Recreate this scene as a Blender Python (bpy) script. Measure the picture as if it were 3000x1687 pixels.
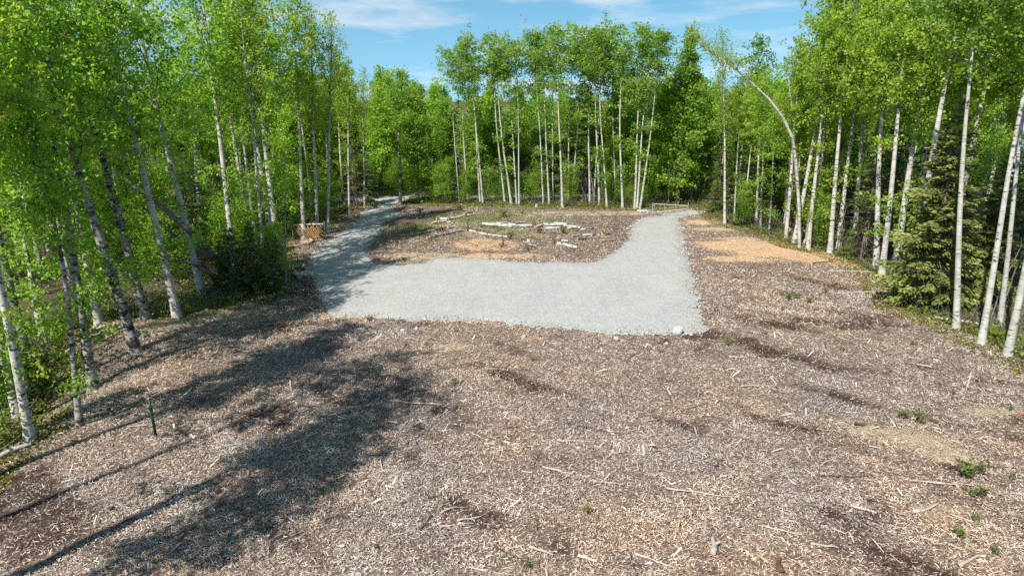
import bpy, math, random
import numpy as np
from mathutils import Vector, Matrix
from mathutils.geometry import delaunay_2d_cdt

for o in list(bpy.data.objects): bpy.data.objects.remove(o)
sc = bpy.context.scene
C = sc.collection
R = math.radians
rng = np.random.default_rng(11)
random.seed(11)

# ------------------------------------------------------------------ camera, sky, sun, exposure
CAM_H, PITCH = 11.5, R(15.6)
cd = bpy.data.cameras.new('camera'); cam = bpy.data.objects.new('camera', cd); C.objects.link(cam)
cd.sensor_width = 36; cd.lens = 24; cd.clip_end = 4000
cam.location = (0, 0, CAM_H); cam.rotation_euler = (R(90) - PITCH, 0, 0)
sc.camera = cam

SUN_EL = R(48); SUN_TO = Vector((0.57, 0.82, 0)).normalized()       # the way the shadows fall
w = bpy.data.worlds.new('World'); sc.world = w; w.use_nodes = True
nt = w.node_tree; nt.nodes.clear()
def N(nt, typ, **kw):
    n = nt.nodes.new(typ)
    for k, v in kw.items():
        if k.startswith('i_'):
            key = k[2:]
            n.inputs[int(key) if key.isdigit() else key].default_value = v
        else: setattr(n, k, v)
    return n
sky = N(nt, 'ShaderNodeTexSky', sky_type='NISHITA', sun_disc=False, sun_elevation=SUN_EL,
        sun_rotation=math.atan2(-SUN_TO.x, -SUN_TO.y), altitude=100, air_density=1.0, dust_density=0.15, ozone_density=2.5)
hsv = N(nt, 'ShaderNodeHueSaturation', i_Saturation=1.12, i_Value=1.6, i_Hue=0.473)
nt.links.new(sky.outputs[0], hsv.inputs['Color'])
tc = N(nt, 'ShaderNodeTexCoord')
lift = N(nt, 'ShaderNodeMapping'); lift.inputs['Location'].default_value = (0, 0, 0.16)
nt.links.new(tc.outputs['Generated'], lift.inputs[0]); nt.links.new(lift.outputs[0], sky.inputs[0])
mp = N(nt, 'ShaderNodeMapping'); mp.inputs['Scale'].default_value = (3.4, 3.4, 22); mp.inputs['Location'].default_value = (5.1, 2.4, 0.7)
nt.links.new(tc.outputs['Generated'], mp.inputs[0])
nz = N(nt, 'ShaderNodeTexNoise', i_Scale=1.5, i_Detail=7.0, i_Roughness=0.52, i_Distortion=0.25)
nt.links.new(mp.outputs[0], nz.inputs['Vector'])
cr = N(nt, 'ShaderNodeValToRGB'); cr.color_ramp.elements[0].position = 0.49; cr.color_ramp.elements[1].position = 0.74
cr.color_ramp.elements[1].color = (0.85, 0.85, 0.85, 1)
nt.links.new(nz.outputs['Fac'], cr.inputs[0])
mx = N(nt, 'ShaderNodeMix', data_type='RGBA'); mx.inputs['B'].default_value = (9.0, 9.3, 9.8, 1)
nt.links.new(cr.outputs[0], mx.inputs['Factor']); nt.links.new(hsv.outputs[0], mx.inputs['A'])
bg = N(nt, 'ShaderNodeBackground', i_Strength=0.058); nt.links.new(mx.outputs['Result'], bg.inputs[0])
wo = N(nt, 'ShaderNodeOutputWorld'); nt.links.new(bg.outputs[0], wo.inputs[0])

sl = bpy.data.lights.new('sun', 'SUN'); sl.energy = 5.0; sl.angle = R(0.55); sl.color = (1, 0.94, 0.85)
so = bpy.data.objects.new('sun', sl); C.objects.link(so)
sdir = Vector((SUN_TO.x*math.cos(SUN_EL), SUN_TO.y*math.cos(SUN_EL), -math.sin(SUN_EL)))
so.rotation_euler = sdir.to_track_quat('-Z', 'Y').to_euler(); so.location = (-40, -50, 70)
vs = sc.view_settings; vs.view_transform = 'Standard'; vs.look = 'None'; vs.exposure = 0.8; vs.gamma = 1
sc.cycles.max_bounces = 6; sc.cycles.diffuse_bounces = 3; sc.cycles.transmission_bounces = 4; sc.cycles.glossy_bounces = 2
sc.cycles.caustics_reflective = False; sc.cycles.caustics_refractive = False
sc.cycles.sample_clamp_indirect = 4
sc.cycles.use_denoising = False

# ------------------------------------------------------------------ measuring: photo pixel (3000 px wide) -> metres on the ground
def G(px, py, z=0.0):
    dx = (px-1500)/2000; dy = (843.5-py)/2000
    ry = math.cos(PITCH)+dy*math.sin(PITCH); rz = -math.sin(PITCH)+dy*math.cos(PITCH)
    t = (z-CAM_H)/rz
    return (dx*t, ry*t)
def V(px, py, Y):                                                   # a point of an upright thing that stands at depth Y
    dx = (px-1500)/2000; dy = (843.5-py)/2000
    ry = math.cos(PITCH)+dy*math.sin(PITCH); rz = -math.sin(PITCH)+dy*math.cos(PITCH)
    t = Y/ry
    return Vector((dx*t, Y, CAM_H+rz*t))

# ------------------------------------------------------------------ numpy value noise, zones, terrain
def _h(i, j, s):
    n = (i*374761393 + j*668265263 + s*974711) & 0x7fffffff
    n = ((n ^ (n >> 13))*1274126177) & 0x7fffffff
    return ((n ^ (n >> 16)) & 0xffff)/65535.0
def vnoise(x, y, s=0):
    x = np.asarray(x, float); y = np.asarray(y, float)
    i = np.floor(x).astype(np.int64); j = np.floor(y).astype(np.int64)
    fx = x-i; fy = y-j; fx = fx*fx*(3-2*fx); fy = fy*fy*(3-2*fy)
    return (_h(i, j, s)*(1-fx)+_h(i+1, j, s)*fx)*(1-fy)+(_h(i, j+1, s)*(1-fx)+_h(i+1, j+1, s)*fx)*fy
def fbm(x, y, s=0, o=4):
    v = 0; a = 0.5; t = 0
    for k in range(o):
        v = v+a*vnoise(np.asarray(x)*2**k, np.asarray(y)*2**k, s+k*7); t += a; a *= 0.5
    return v/t
EL = np.array([(-30, -15), (14, -16.2), (22, -17.2), (27, -19.6), (33, -22.5), (35, -18.6), (37, -15.8), (41, -14.9), (46, -15.8), (49, -17), (56, -19.8), (60, -18), (70, -16.9), (78, -17.2), (200, -18)])
ER = np.array([(-30, 23.5), (28, 23), (33.5, 22.6), (36.4, 21.8), (40, 22.8), (46, 24.5), (51, 24), (53, 22.6), (60, 21.4), (63.5, 19.9), (70, 20.5), (200, 22)])
EB = np.array([(-200, 85.5), (-18, 85.5), (-12.6, 85.5), (-12.4, 75.5), (-3, 75.5), (8, 73.5), (15, 72.5), (19, 74.5), (40, 76), (200, 76)])
def forest_depth(x, y):                                             # > 0 inside the woods: metres behind its edge
    x = np.asarray(x, float); y = np.asarray(y, float)
    l = np.interp(y, EL[:, 0], EL[:, 1])-x
    r = x-np.interp(y, ER[:, 0], ER[:, 1])
    b = y-np.interp(x, EB[:, 0], EB[:, 1])
    # the cross road behind the trees stays open
    d = np.maximum(np.maximum(l, r), b)
    return np.where((y > 78.0) & (y < 84.5) & (x < -12.4), -1.0, d)
GRAVEL_PX = [(1076,590),(1090,610),(1062,622),(1052,643),(1021,664),(986,688),(942,719),(910,754),(897,781),(905,802),(921,823),(938,857),(945,878),(955,902),(973,926),(1050,932),(1128,935),(1300,942),(1444,943),(1509,953),(1566,959),(1642,962),(1699,968),(1775,978),(1869,980),(1945,981),(2021,980),(2071,972),(2059,943),(2046,917),(2044,887),(2055,871),(2037,856),(2033,814),(2025,776),(2014,754),(2006,716),(2000,678),(1991,640),(2017,632),(2037,627),(2075,620),(2120,614),(2115,608),(2060,612),(2000,618),(1955,624),(1943,632),(1889,635),(1874,640),(1857,653),(1847,674),(1835,708),(1805,731),(1775,750),(1740,765),(1680,767),(1604,767),(1528,767),(1414,759),(1338,754),(1262,757),(1235,772),(1170,776),(1100,772),(1078,752),(1085,733),(1097,705),(1114,688),(1135,664),(1145,654),(1162,643),(1169,622),(1145,610),(1166,595)]
GP = [G(*p) for p in GRAVEL_PX]
GP += [(-11.5, 78.0), (14, 79.6), (40, 81), (40, 84.6), (14, 83.6), (-12, 82.6), (-30, 82.2), (-60, 83), (-60, 79), (-30, 78.6), (-18.5, 78.6)]
def ragged(poly, step, amp, seed):
    r = random.Random(seed); out = []
    for k in range(len(poly)):
        a = Vector(poly[k]); b = Vector(poly[(k+1) % len(poly)]); n = max(1, int((b-a).length/step))
        nd = (b-a).normalized() if (b-a).length > 1e-6 else Vector((1, 0)); nd = Vector((-nd.y, nd.x))
        for i in range(n):
            p = a.lerp(b, i/n); p = p+nd*(r.uniform(-amp, amp) if p.y < 76 else 0); out.append((p.x, p.y))
    return out
GR = np.array(ragged(GP, 0.3, 0.2, 4))
_m = GR[:, 1] < 74
GR[_m, 0] += .5*(fbm(GR[_m, 0]/1.1, GR[_m, 1]/1.1, 201, 2)-.5); GR[_m, 1] += .5*(fbm(GR[_m, 0]/1.1, GR[_m, 1]/1.1, 207, 2)-.5)
def in_poly(x, y, P=GR):
    x = np.asarray(x, float); y = np.asarray(y, float); c = np.zeros(x.shape, bool); n = len(P)
    for k in range(n):
        x1, y1 = P[k]; x2, y2 = P[(k+1) % n]
        if y1 == y2: continue
        m = (y1 > y) != (y2 > y)
        c ^= m & (x < (x2-x1)*(y-y1)/(y2-y1)+x1)
    return c
def gravel_dist(x, y):                                              # coarse distance to the gravel's outline
    x = np.asarray(x, float); y = np.asarray(y, float); d = np.full(x.shape, 1e9)
    Q = GR[::3]
    for px, py in Q: d = np.minimum(d, (x-px)**2+(y-py)**2)
    return np.sqrt(d)
def terrain_raw(x, y):
    z = 0.16*(fbm(x/14+3, y/14, 2, 2)-0.5)
    fd = forest_depth(x, y)
    z = z+np.clip(fd, 0, 6)*0.03*(fbm(x/3, y/3, 5, 2)-0.2)
    lb = np.exp(-((x+19.5)/2.2)**2-((y-25)/4.5)**2)                 # the hollow behind the first birches on the left
    z = z-1.1*lb
    z = z+0.35*np.exp(-((x+20)/2.5)**2-((y-33.3)/1.2)**2)             # pale chip bank at its far side
    z = z+0.30*np.exp(-((x+5)/6.5)**2-((y-60)/7.0)**2)                # the slash ground between the two drives is a little raised
    return z
def bumps(x, y):
    return (0.10*(fbm(x/1.5, y/1.5, 9, 3)-0.5)+0.10*(fbm(x/4.0, y/4.0, 19, 2)-0.5)+.15*(fbm((x*.8-y*.6)/6.0, (x*.6+y*.8)/.8, 23, 3)-.5))*np.where(np.asarray(y) > 46, .5, 1)
def terrain(x, y, flat=None):
    x = np.asarray(x, float); y = np.asarray(y, float)
    if flat is None:
        g = in_poly(x, y); d = np.where(g, 0, np.clip(gravel_dist(x, y)/1.6, 0, 1))
    else: d = flat
    return terrain_raw(x, y)+bumps(x, y)*d
def tz(x, y): return float(terrain(np.array([x]), np.array([y]))[0])

# ------------------------------------------------------------------ mesh and object helpers
def mesh_np(name, verts, quads, mats, tint=None, smooth=False, midx=None, rgb=None):
    me = bpy.data.meshes.new(name)
    verts = np.asarray(verts, np.float32); quads = np.asarray(quads, np.int32); k = quads.shape[1]
    me.vertices.add(len(verts)); me.vertices.foreach_set('co', verts.ravel())
    me.loops.add(quads.size); me.loops.foreach_set('vertex_index', quads.ravel())
    me.polygons.add(len(quads)); me.polygons.foreach_set('loop_start', np.arange(0, quads.size, k, dtype=np.int32))
    if smooth: me.polygons.foreach_set('use_smooth', np.ones(len(quads), bool))
    if midx is not None: me.polygons.foreach_set('material_index', np.asarray(midx, np.int32))
    if tint is not None:
        a = me.attributes.new('tint', 'FLOAT', 'FACE'); a.data.foreach_set('value', np.asarray(tint, np.float32))
    if rgb is not None:
        a = me.attributes.new('hue', 'FLOAT_COLOR', 'FACE')
        a.data.foreach_set('color', np.c_[rgb, np.ones(len(rgb))].astype(np.float32).ravel())
    for m in (mats if isinstance(mats, (list, tuple)) else [mats]): me.materials.append(m)
    me.update(calc_edges=True); me.validate()
    return me
def link(name, me, parent=None, loc=None, rot=None, scale=None):
    o = bpy.data.objects.new(name, me); C.objects.link(o)
    if parent: o.parent = parent
    if loc is not None: o.location = loc
    if rot is not None: o.rotation_euler = rot
    if scale is not None: o.scale = scale
    return o
def tag(o, label, cat, group=None, kind=None):
    if label: o['label'] = label
    if cat: o['category'] = cat
    if group: o['group'] = group
    if kind: o['kind'] = kind
    return o
class MB:
    def __init__(s): s.v = []; s.q = []; s.t = []; s.m = []; s.n = 0
    def add(s, v, q, t=0.5, m=0):
        v = np.asarray(v, float); q = np.asarray(q, int)
        s.v.append(v); s.q.append(q+s.n); s.n += len(v)
        s.t.append(np.broadcast_to(np.asarray(t, float), (len(q),)).copy()); s.m.append(np.full(len(q), m))
    def tube(s, pts, rad, sides=6, t=0.5, m=0, cap=True, capm=None, wob=0.0, seed=0):
        pts = [Vector(p) for p in pts]; n = len(pts); V_ = []; rr = random.Random(seed)
        d0 = (pts[-1]-pts[0]).normalized(); ref = Vector((1, 0, 0)) if abs(d0.x) < 0.8 else Vector((0, 1, 0))
        for k, p in enumerate(pts):
            d = (pts[min(k+1, n-1)]-pts[max(k-1, 0)]).normalized()
            a = d.cross(ref).normalized(); b = d.cross(a)
            for i in range(sides):
                th = 2*math.pi*i/sides; r = rad[k]*(1+wob*rr.uniform(-1, 1))
                V_.append(p+a*(math.cos(th)*r)+b*(math.sin(th)*r))
        Q = [(k*sides+i, k*sides+(i+1) % sides, (k+1)*sides+(i+1) % sides, (k+1)*sides+i) for k in range(n-1) for i in range(sides)]
        s.add(V_, Q, t, m)
        if cap:
            for e in (0, n-1):
                c = pts[e]; ring = V_[e*sides:(e+1)*sides]; vv = list(ring)+[c]
                qq = [(i, (i+1) % sides, sides, sides) for i in range(sides)]
                # quads with a doubled centre would be degenerate: pair the sectors instead
                qq = [(i, (i+1) % sides, (i+2) % sides, sides) for i in range(0, sides-sides % 2, 2)]
                s.add(vv, qq, t, m if capm is None else capm)
    def box(s, c, d, t=0.5, m=0, rotz=0):
        c = Vector(c); x, y, z = [k/2 for k in d]; M = Matrix.Rotation(rotz, 3, 'Z')
        v = [c+M @ Vector(((-1)**(i+1)*x, (-1)**(j+1)*y, (-1)**(k+1)*z)) for i in (0, 1) for j in (0, 1) for k in (0, 1)]
        s.add(v, [(0, 1, 3, 2), (4, 6, 7, 5), (0, 4, 5, 1), (2, 3, 7, 6), (0, 2, 6, 4), (1, 5, 7, 3)], t, m)
    def mesh(s, name, mats, smooth=False):
        return mesh_np(name, np.concatenate(s.v), np.concatenate(s.q), mats, np.concatenate(s.t), smooth, np.concatenate(s.m))
def leaf_quads(c, size, rg, aspect=0.75, flat=0.0, hang=0.0):
    """one rhombic leaf per centre, turned at random"""
    n = len(c); size = np.broadcast_to(size, (n,))
    a = rg.normal(size=(n, 3)); a[:, 2] = a[:, 2]*(1-flat)-hang; a /= np.linalg.norm(a, axis=1)[:, None]
    b = rg.normal(size=(n, 3)); b[:, 2] *= (1-flat); b -= (b*a).sum(1)[:, None]*a; b /= np.linalg.norm(b, axis=1)[:, None]+1e-9
    a = a*(size*0.5)[:, None]; b = b*(size*0.5*aspect)[:, None]
    v = np.stack([c-a, c+b, c+a, c-b], 1).reshape(-1, 3)
    return v, np.arange(4*n).reshape(n, 4)

# ------------------------------------------------------------------ materials
def mat(name):
    m = bpy.data.materials.new(name); m.use_nodes = True; m.node_tree.nodes.clear()
    return m, m.node_tree
def out(nt, sh): o = N(nt, 'ShaderNodeOutputMaterial'); nt.links.new(sh, o.inputs[0])
def ramp(nt, src, stops, interp='LINEAR'):
    r = N(nt, 'ShaderNodeValToRGB'); e = r.color_ramp.elements; r.color_ramp.interpolation = interp
    while len(e) < len(stops): e.new(0.5)
    for k, (p, c) in enumerate(stops): e[k].position = p; e[k].color = (*c, 1) if len(c) == 3 else c
    nt.links.new(src, r.inputs[0]); return r.outputs[0]
def noise(nt, vec, scale, detail=4, rough=0.55, dist=0.0):
    n = N(nt, 'ShaderNodeTexNoise', i_Scale=scale, i_Detail=detail, i_Roughness=rough, i_Distortion=dist)
    nt.links.new(vec, n.inputs['Vector']); return n.outputs['Fac']
def mapped(nt, scale, coord='Object', shift=True):
    tcn = N(nt, 'ShaderNodeTexCoord'); m = N(nt, 'ShaderNodeMapping'); m.inputs['Scale'].default_value = scale
    nt.links.new(tcn.outputs[coord], m.inputs[0])
    if shift:
        oi = N(nt, 'ShaderNodeObjectInfo'); mu = N(nt, 'ShaderNodeMath', operation='MULTIPLY'); mu.inputs[1].default_value = 40
        nt.links.new(oi.outputs['Random'], mu.inputs[0]); nt.links.new(mu.outputs[0], m.inputs['Location'])
    return m.outputs[0]
def mixc(nt, fac, a, b, mode='MIX'):
    m = N(nt, 'ShaderNodeMix', data_type='RGBA', blend_type=mode)
    for k, v in (('Factor', fac), ('A', a), ('B', b)):
        if isinstance(v, (int, float)): m.inputs[k].default_value = v
        elif isinstance(v, tuple): m.inputs[k].default_value = (*v, 1)
        else: nt.links.new(v, m.inputs[k])
    return m.outputs['Result']
def bumpn(nt, h, strength=0.5, dist=0.03):
    b = N(nt, 'ShaderNodeBump', i_Strength=strength, i_Distance=dist); nt.links.new(h, b.inputs['Height']); return b.outputs[0]
def principled(nt, col, rough=0.85, nrm=None, metal=0.0, spec=0.25):
    p = N(nt, 'ShaderNodeBsdfPrincipled', i_Roughness=rough, i_Metallic=metal)
    p.inputs['Specular IOR Level'].default_value = spec
    if isinstance(col, tuple): p.inputs['Base Color'].default_value = (*col, 1)
    else: nt.links.new(col, p.inputs['Base Color'])
    if nrm is not None: nt.links.new(nrm, p.inputs['Normal'])
    out(nt, p.outputs[0]); return p
def bark(name, light, mid, dark, lent=0.57, scar=0.66):
    m, nt = mat(name)
    v1 = mapped(nt, (2.2, 2.2, 16)); v2 = mapped(nt, (1.5, 1.5, 2.2)); v3 = mapped(nt, (9, 9, 5))
    base = ramp(nt, noise(nt, v2, 1.3, 3), [(0.3, mid), (0.62, light)])
    l = ramp(nt, noise(nt, v1, 1.0, 3, 0.6), [(lent, (0, 0, 0)), (lent+0.07, (1, 1, 1))])
    s = ramp(nt, noise(nt, v2, 2.1, 4, 0.62), [(scar-0.03, (0, 0, 0)), (scar+0.03, (1, 1, 1))])
    c = mixc(nt, l, base, dark); c = mixc(nt, s, c, dark)
    principled(nt, c, 0.8, bumpn(nt, noise(nt, v3, 2.0, 3), 0.5, 0.02)); return m
M_BIRCH = bark('bark_white_birch', (0.48, 0.465, 0.435), (0.32, 0.305, 0.28), (0.04, 0.036, 0.032), 0.575, 0.62)
M_LOGB = bark('bark_cut_birch', (0.52, 0.51, 0.48), (0.34, 0.32, 0.29), (0.05, 0.045, 0.04), 0.565, 0.60)
M_GREYB = bark('bark_grey_birch', (0.31, 0.295, 0.275), (0.17, 0.16, 0.147), (0.035, 0.03, 0.027), 0.54, 0.56)
M_ASPEN = bark('bark_aspen', (0.44, 0.435, 0.395), (0.32, 0.31, 0.275), (0.06, 0.055, 0.05), 0.575, 0.65)
M_SNAG = bark('bark_dead', (0.22, 0.20, 0.18), (0.12, 0.105, 0.095), (0.04, 0.035, 0.03), 0.58, 0.6)
M_SPRB = bark('bark_spruce', (0.17, 0.135, 0.11), (0.10, 0.08, 0.065), (0.04, 0.03, 0.025), 0.55, 0.6)
M_TWIG = bark('twig_brown', (0.20, 0.15, 0.12), (0.11, 0.08, 0.065), (0.05, 0.04, 0.035), 0.6, 0.7)
def leafmat(name, stops, trans, tmix=0.5, rvar=0.12):
    m, nt = mat(name)
    a = N(nt, 'ShaderNodeAttribute', attribute_name='tint'); oi = N(nt, 'ShaderNodeObjectInfo')
    ad = N(nt, 'ShaderNodeMath', operation='MULTIPLY_ADD'); nt.links.new(oi.outputs['Random'], ad.inputs[0]); ad.inputs[1].default_value = rvar*2
    sub = N(nt, 'ShaderNodeMath', operation='SUBTRACT'); nt.links.new(a.outputs['Fac'], sub.inputs[0]); sub.inputs[1].default_value = rvar
    nt.links.new(sub.outputs[0], ad.inputs[2])
    col = ramp(nt, ad.outputs[0], stops)
    d = N(nt, 'ShaderNodeBsdfDiffuse'); nt.links.new(col, d.inputs[0])
    t = N(nt, 'ShaderNodeBsdfTranslucent'); nt.links.new(mixc(nt, 1.0, col, trans, 'MULTIPLY'), t.inputs[0])
    g = N(nt, 'ShaderNodeBsdfGlossy', i_Roughness=0.55); g.inputs[0].default_value = (0.9, 0.95, 0.9, 1)
    s1 = N(nt, 'ShaderNodeMixShader', i_0=tmix); nt.links.new(d.outputs[0], s1.inputs[1]); nt.links.new(t.outputs[0], s1.inputs[2])
    s2 = N(nt, 'ShaderNodeMixShader', i_0=0.012); nt.links.new(s1.outputs[0], s2.inputs[1]); nt.links.new(g.outputs[0], s2.inputs[2])
    out(nt, s2.outputs[0]); return m
L_BIRCH = leafmat('leaf_birch', [(0.0, (0.05, 0.13, 0.012)), (0.45, (0.21, 0.40, 0.036)), (1.0, (0.45, 0.61, 0.10))], (1.38, 1.38, 0.75), .56)
L_BIRCHY = leafmat('leaf_birch_yellow', [(0.0, (0.065, 0.13, 0.013)), (0.45, (0.23, 0.37, 0.035)), (1.0, (0.46, 0.57, 0.095))], (1.4, 1.38, 0.8), .56)
L_ASPEN = leafmat('leaf_aspen', [(0.0, (0.07, 0.15, 0.02)), (0.5, (0.18, 0.32, 0.04)), (1.0, (0.36, 0.50, 0.10))], (1.6, 1.5, 0.8), .55)
L_WEED = leafmat('leaf_weed', [(0.0, (0.05, 0.085, 0.022)), (0.5, (0.11, 0.155, 0.036)), (1.0, (0.20, 0.24, 0.06))], (1.2, 1.2, 0.7), .35)
L_UNDER = leafmat('leaf_undergrowth', [(0.0, (0.06, 0.085, 0.016)), (0.5, (0.13, 0.17, 0.025)), (1.0, (0.24, 0.30, 0.05))], (1.3, 1.25, 0.7), .4)
L_SPRUCE = leafmat('needle_spruce', [(0.0, (0.055, 0.08, 0.024)), (0.5, (0.19, 0.225, 0.066)), (1.0, (0.42, 0.44, 0.14))], (1.0, 1.0, 0.6), 0.3, 0.08)
L_BSPRUCE = leafmat('needle_black_spruce', [(0.0, (0.035, 0.06, 0.022)), (0.5, (0.085, 0.12, 0.04)), (1.0, (0.19, 0.22, 0.07))], (1.0, 1.0, 0.6), 0.2, 0.08)
L_SHRUB = leafmat('leaf_shrub', [(0.0, (0.09, 0.18, 0.018)), (0.5, (0.18, 0.32, 0.03)), (1.0, (0.31, 0.43, 0.06))], (1.5, 1.45, 0.8))
L_FERN = leafmat('leaf_fern', [(0.0, (0.2, 0.3, 0.02)), (1.0, (0.42, 0.5, 0.05))], (1.3, 1.2, 0.6))
L_MOSS = leafmat('leaf_ground', [(0.0, (0.06, 0.06, 0.014)), (0.5, (0.14, 0.14, 0.022)), (1.0, (0.25, 0.245, 0.045))], (1.2, 1.1, 0.6), 0.3)
L_GRASS = leafmat('leaf_grass', [(0.0, (0.10, 0.15, 0.03)), (0.5, (0.19, 0.25, 0.06)), (1.0, (0.34, 0.36, 0.13))], (1.2, 1.1, 0.6), 0.3)

def ground_material():
    m, nt = mat('ground_mulch')
    v = mapped(nt, (1, 1, 1), 'Object', False)
    def att(n): return N(nt, 'ShaderNodeAttribute', attribute_name=n).outputs['Fac']
    n1 = noise(nt, v, 9, 6, 0.7, 0.4); n2 = noise(nt, v, 0.8, 5, 0.6); n3 = noise(nt, v, 34, 4, 0.7, 0.8)
    mulch = ramp(nt, n1, [(0.3, (0.04, 0.029, 0.024)), (0.5, (0.13, 0.097, 0.077)), (0.72, (0.30, 0.24, 0.195))])
    mulch = mixc(nt, ramp(nt, n3, [(0.55, (0, 0, 0)), (0.7, (0.8, 0.8, 0.8))]), mulch, (0.37, 0.30, 0.245))
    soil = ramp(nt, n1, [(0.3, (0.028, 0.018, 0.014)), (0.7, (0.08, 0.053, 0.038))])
    saw = ramp(nt, n1, [(0.3, (0.27, 0.165, 0.09)), (0.52, (0.47, 0.325, 0.20)), (0.75, (0.58, 0.45, 0.32))])
    sand = ramp(nt, n1, [(0.3, (0.24, 0.185, 0.125)), (0.7, (0.46, 0.375, 0.26))])
    moss = ramp(nt, n1, [(0.3, (0.03, 0.032, 0.012)), (0.55, (0.07, 0.072, 0.022)), (0.75, (0.13, 0.12, 0.04))])
    litter = ramp(nt, n1, [(0.3, (0.04, 0.032, 0.024)), (0.7, (0.13, 0.10, 0.075))])
    def edge(a, lo=0.35, hi=0.65):
        s = N(nt, 'ShaderNodeMath', operation='MULTIPLY_ADD'); nt.links.new(n1, s.inputs[0]); s.inputs[1].default_value = 0.7
        s2 = N(nt, 'ShaderNodeMath', operation='SUBTRACT'); nt.links.new(att(a), s2.inputs[0]); s2.inputs[1].default_value = 0.35
        nt.links.new(s2.outputs[0], s.inputs[2]); return ramp(nt, s.outputs[0], [(lo, (0, 0, 0)), (hi, (1, 1, 1))])
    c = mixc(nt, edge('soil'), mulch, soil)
    c = mixc(nt, edge('sand'), c, sand)
    c = mixc(nt, edge('saw'), c, saw)
    c = mixc(nt, edge('litter'), c, litter)
    c = mixc(nt, edge('moss'), c, moss)
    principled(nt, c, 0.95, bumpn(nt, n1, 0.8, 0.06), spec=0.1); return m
M_GROUND = ground_material()
def gravel_material():
    m, nt = mat('gravel')
    v = mapped(nt, (1, 1, 1), 'Object', False)
    vo = N(nt, 'ShaderNodeTexVoronoi', i_Scale=24.0); nt.links.new(v, vo.inputs['Vector'])
    st = ramp(nt, vo.outputs['Color'], [(0.0, (0.145, 0.15, 0.15)), (0.6, (0.30, 0.31, 0.308)), (1.0, (0.50, 0.51, 0.505))])
    big = noise(nt, v, 0.35, 5, 0.6); c = mixc(nt, ramp(nt, big, [(0.35, (0.75, 0.75, 0.75)), (0.62, (0, 0, 0))]), st, (0.335, 0.33, 0.305))
    n2 = noise(nt, v, 5, 5, 0.65); c = mixc(nt, ramp(nt, n2, [(0.3, (0.35, 0.35, 0.35)), (0.6, (0, 0, 0))]), c, (0.21, 0.215, 0.213))
    mp2 = N(nt, 'ShaderNodeMapping'); mp2.inputs['Scale'].default_value = (0.5, 2.2, 1); nt.links.new(v, mp2.inputs[0])
    tr = noise(nt, mp2.outputs[0], 0.7, 3, 0.5); c = mixc(nt, ramp(nt, tr, [(0.45, (0, 0, 0)), (0.7, (0.3, 0.3, 0.3))]), c, (0.36, 0.36, 0.345))
    wv = N(nt, 'ShaderNodeMapping'); wv.inputs['Rotation'].default_value = (0, 0, 0.25); wv.inputs['Scale'].default_value = (1.6, .12, 1); nt.links.new(v, wv.inputs[0])
    rut = noise(nt, wv.outputs[0], 1.0, 4, .55, .8); c = mixc(nt, ramp(nt, rut, [(0.52, (0, 0, 0)), (0.68, (0.35, 0.35, 0.35))]), c, (0.24, 0.245, 0.24))
    n4 = noise(nt, v, 1.4, 6, .7, .6); c = mixc(nt, ramp(nt, n4, [(0.52, (0, 0, 0)), (0.68, (0.6, 0.6, 0.6))]), c, (0.24, 0.24, 0.23))
    n5 = noise(nt, v, 11, 4, .7); c = mixc(nt, ramp(nt, n5, [(0.57, (0, 0, 0)), (0.68, (0.85, 0.85, 0.85))]), c, (0.52, 0.525, 0.515))
    principled(nt, c, 0.95, bumpn(nt, n4, 0.5, 0.05), spec=0.1); return m
M_GRAVEL = gravel_material()
def attr_rgb(name, rough=0.9):
    m, nt = mat(name); a = N(nt, 'ShaderNodeAttribute', attribute_name='hue')
    n = noise(nt, mapped(nt, (1, 1, 1), 'Object', False), 30, 3)
    c = mixc(nt, ramp(nt, n, [(0.3, (0, 0, 0)), (0.7, (0.35, 0.35, 0.35))]), a.outputs['Color'], (0.09, 0.065, 0.05))
    principled(nt, c, rough, spec=0.12); return m
M_CHIP = attr_rgb('wood_chip')
def simple(name, a, b, scale=6, rough=0.85, metal=0.0, stretch=(1, 1, 1), spec=0.25, bump=0.4):
    m, nt = mat(name); v = mapped(nt, stretch); n = noise(nt, v, scale, 5, 0.6)
    principled(nt, ramp(nt, n, [(0.3, a), (0.7, b)]), rough, bumpn(nt, n, bump, 0.01), metal, spec); return m
M_CUT = simple('cut_wood', (0.36, 0.18, 0.07), (0.52, 0.33, 0.16), 14)
M_CUTD = simple('weathered_cut_wood', (0.20, 0.105, 0.045), (0.46, 0.27, 0.12), 9)
M_PALE = simple('bleached_wood', (0.25, 0.21, 0.175), (0.48, 0.43, 0.375), 8, stretch=(1, 1, 1))
M_DARKW = simple('dark_bark_stick', (0.035, 0.025, 0.021), (0.11, 0.076, 0.06), 8)
M_REDW = simple('reddish_bark_stick', (0.09, 0.042, 0.026), (0.20, 0.11, 0.07), 8)
M_STONE = simple('grey_stone', (0.26, 0.26, 0.25), (0.46, 0.455, 0.43), 5)
M_STONET = simple('tan_stone', (0.27, 0.22, 0.165), (0.42, 0.36, 0.285), 5)
M_STEEL = simple('galvanised_steel', (0.30, 0.315, 0.33), (0.42, 0.435, 0.45), 20, 0.5, 0.4, spec=0.5, bump=0.05)
M_GREENP = simple('green_paint', (0.006, 0.03, 0.018), (0.012, 0.05, 0.03), 12, 0.5, bump=0.1)
M_PINK = simple('pink_tape', (0.75, 0.12, 0.14), (0.85, 0.22, 0.24), 10, 0.5, bump=0.1)
M_WHITEP = simple('white_paint', (0.68, 0.68, 0.66), (0.78, 0.78, 0.76), 10, 0.6, bump=0.1)
M_SOILB = simple('dry_soil', (0.06, 0.04, 0.028), (0.17, 0.12, 0.085), 5)

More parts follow.
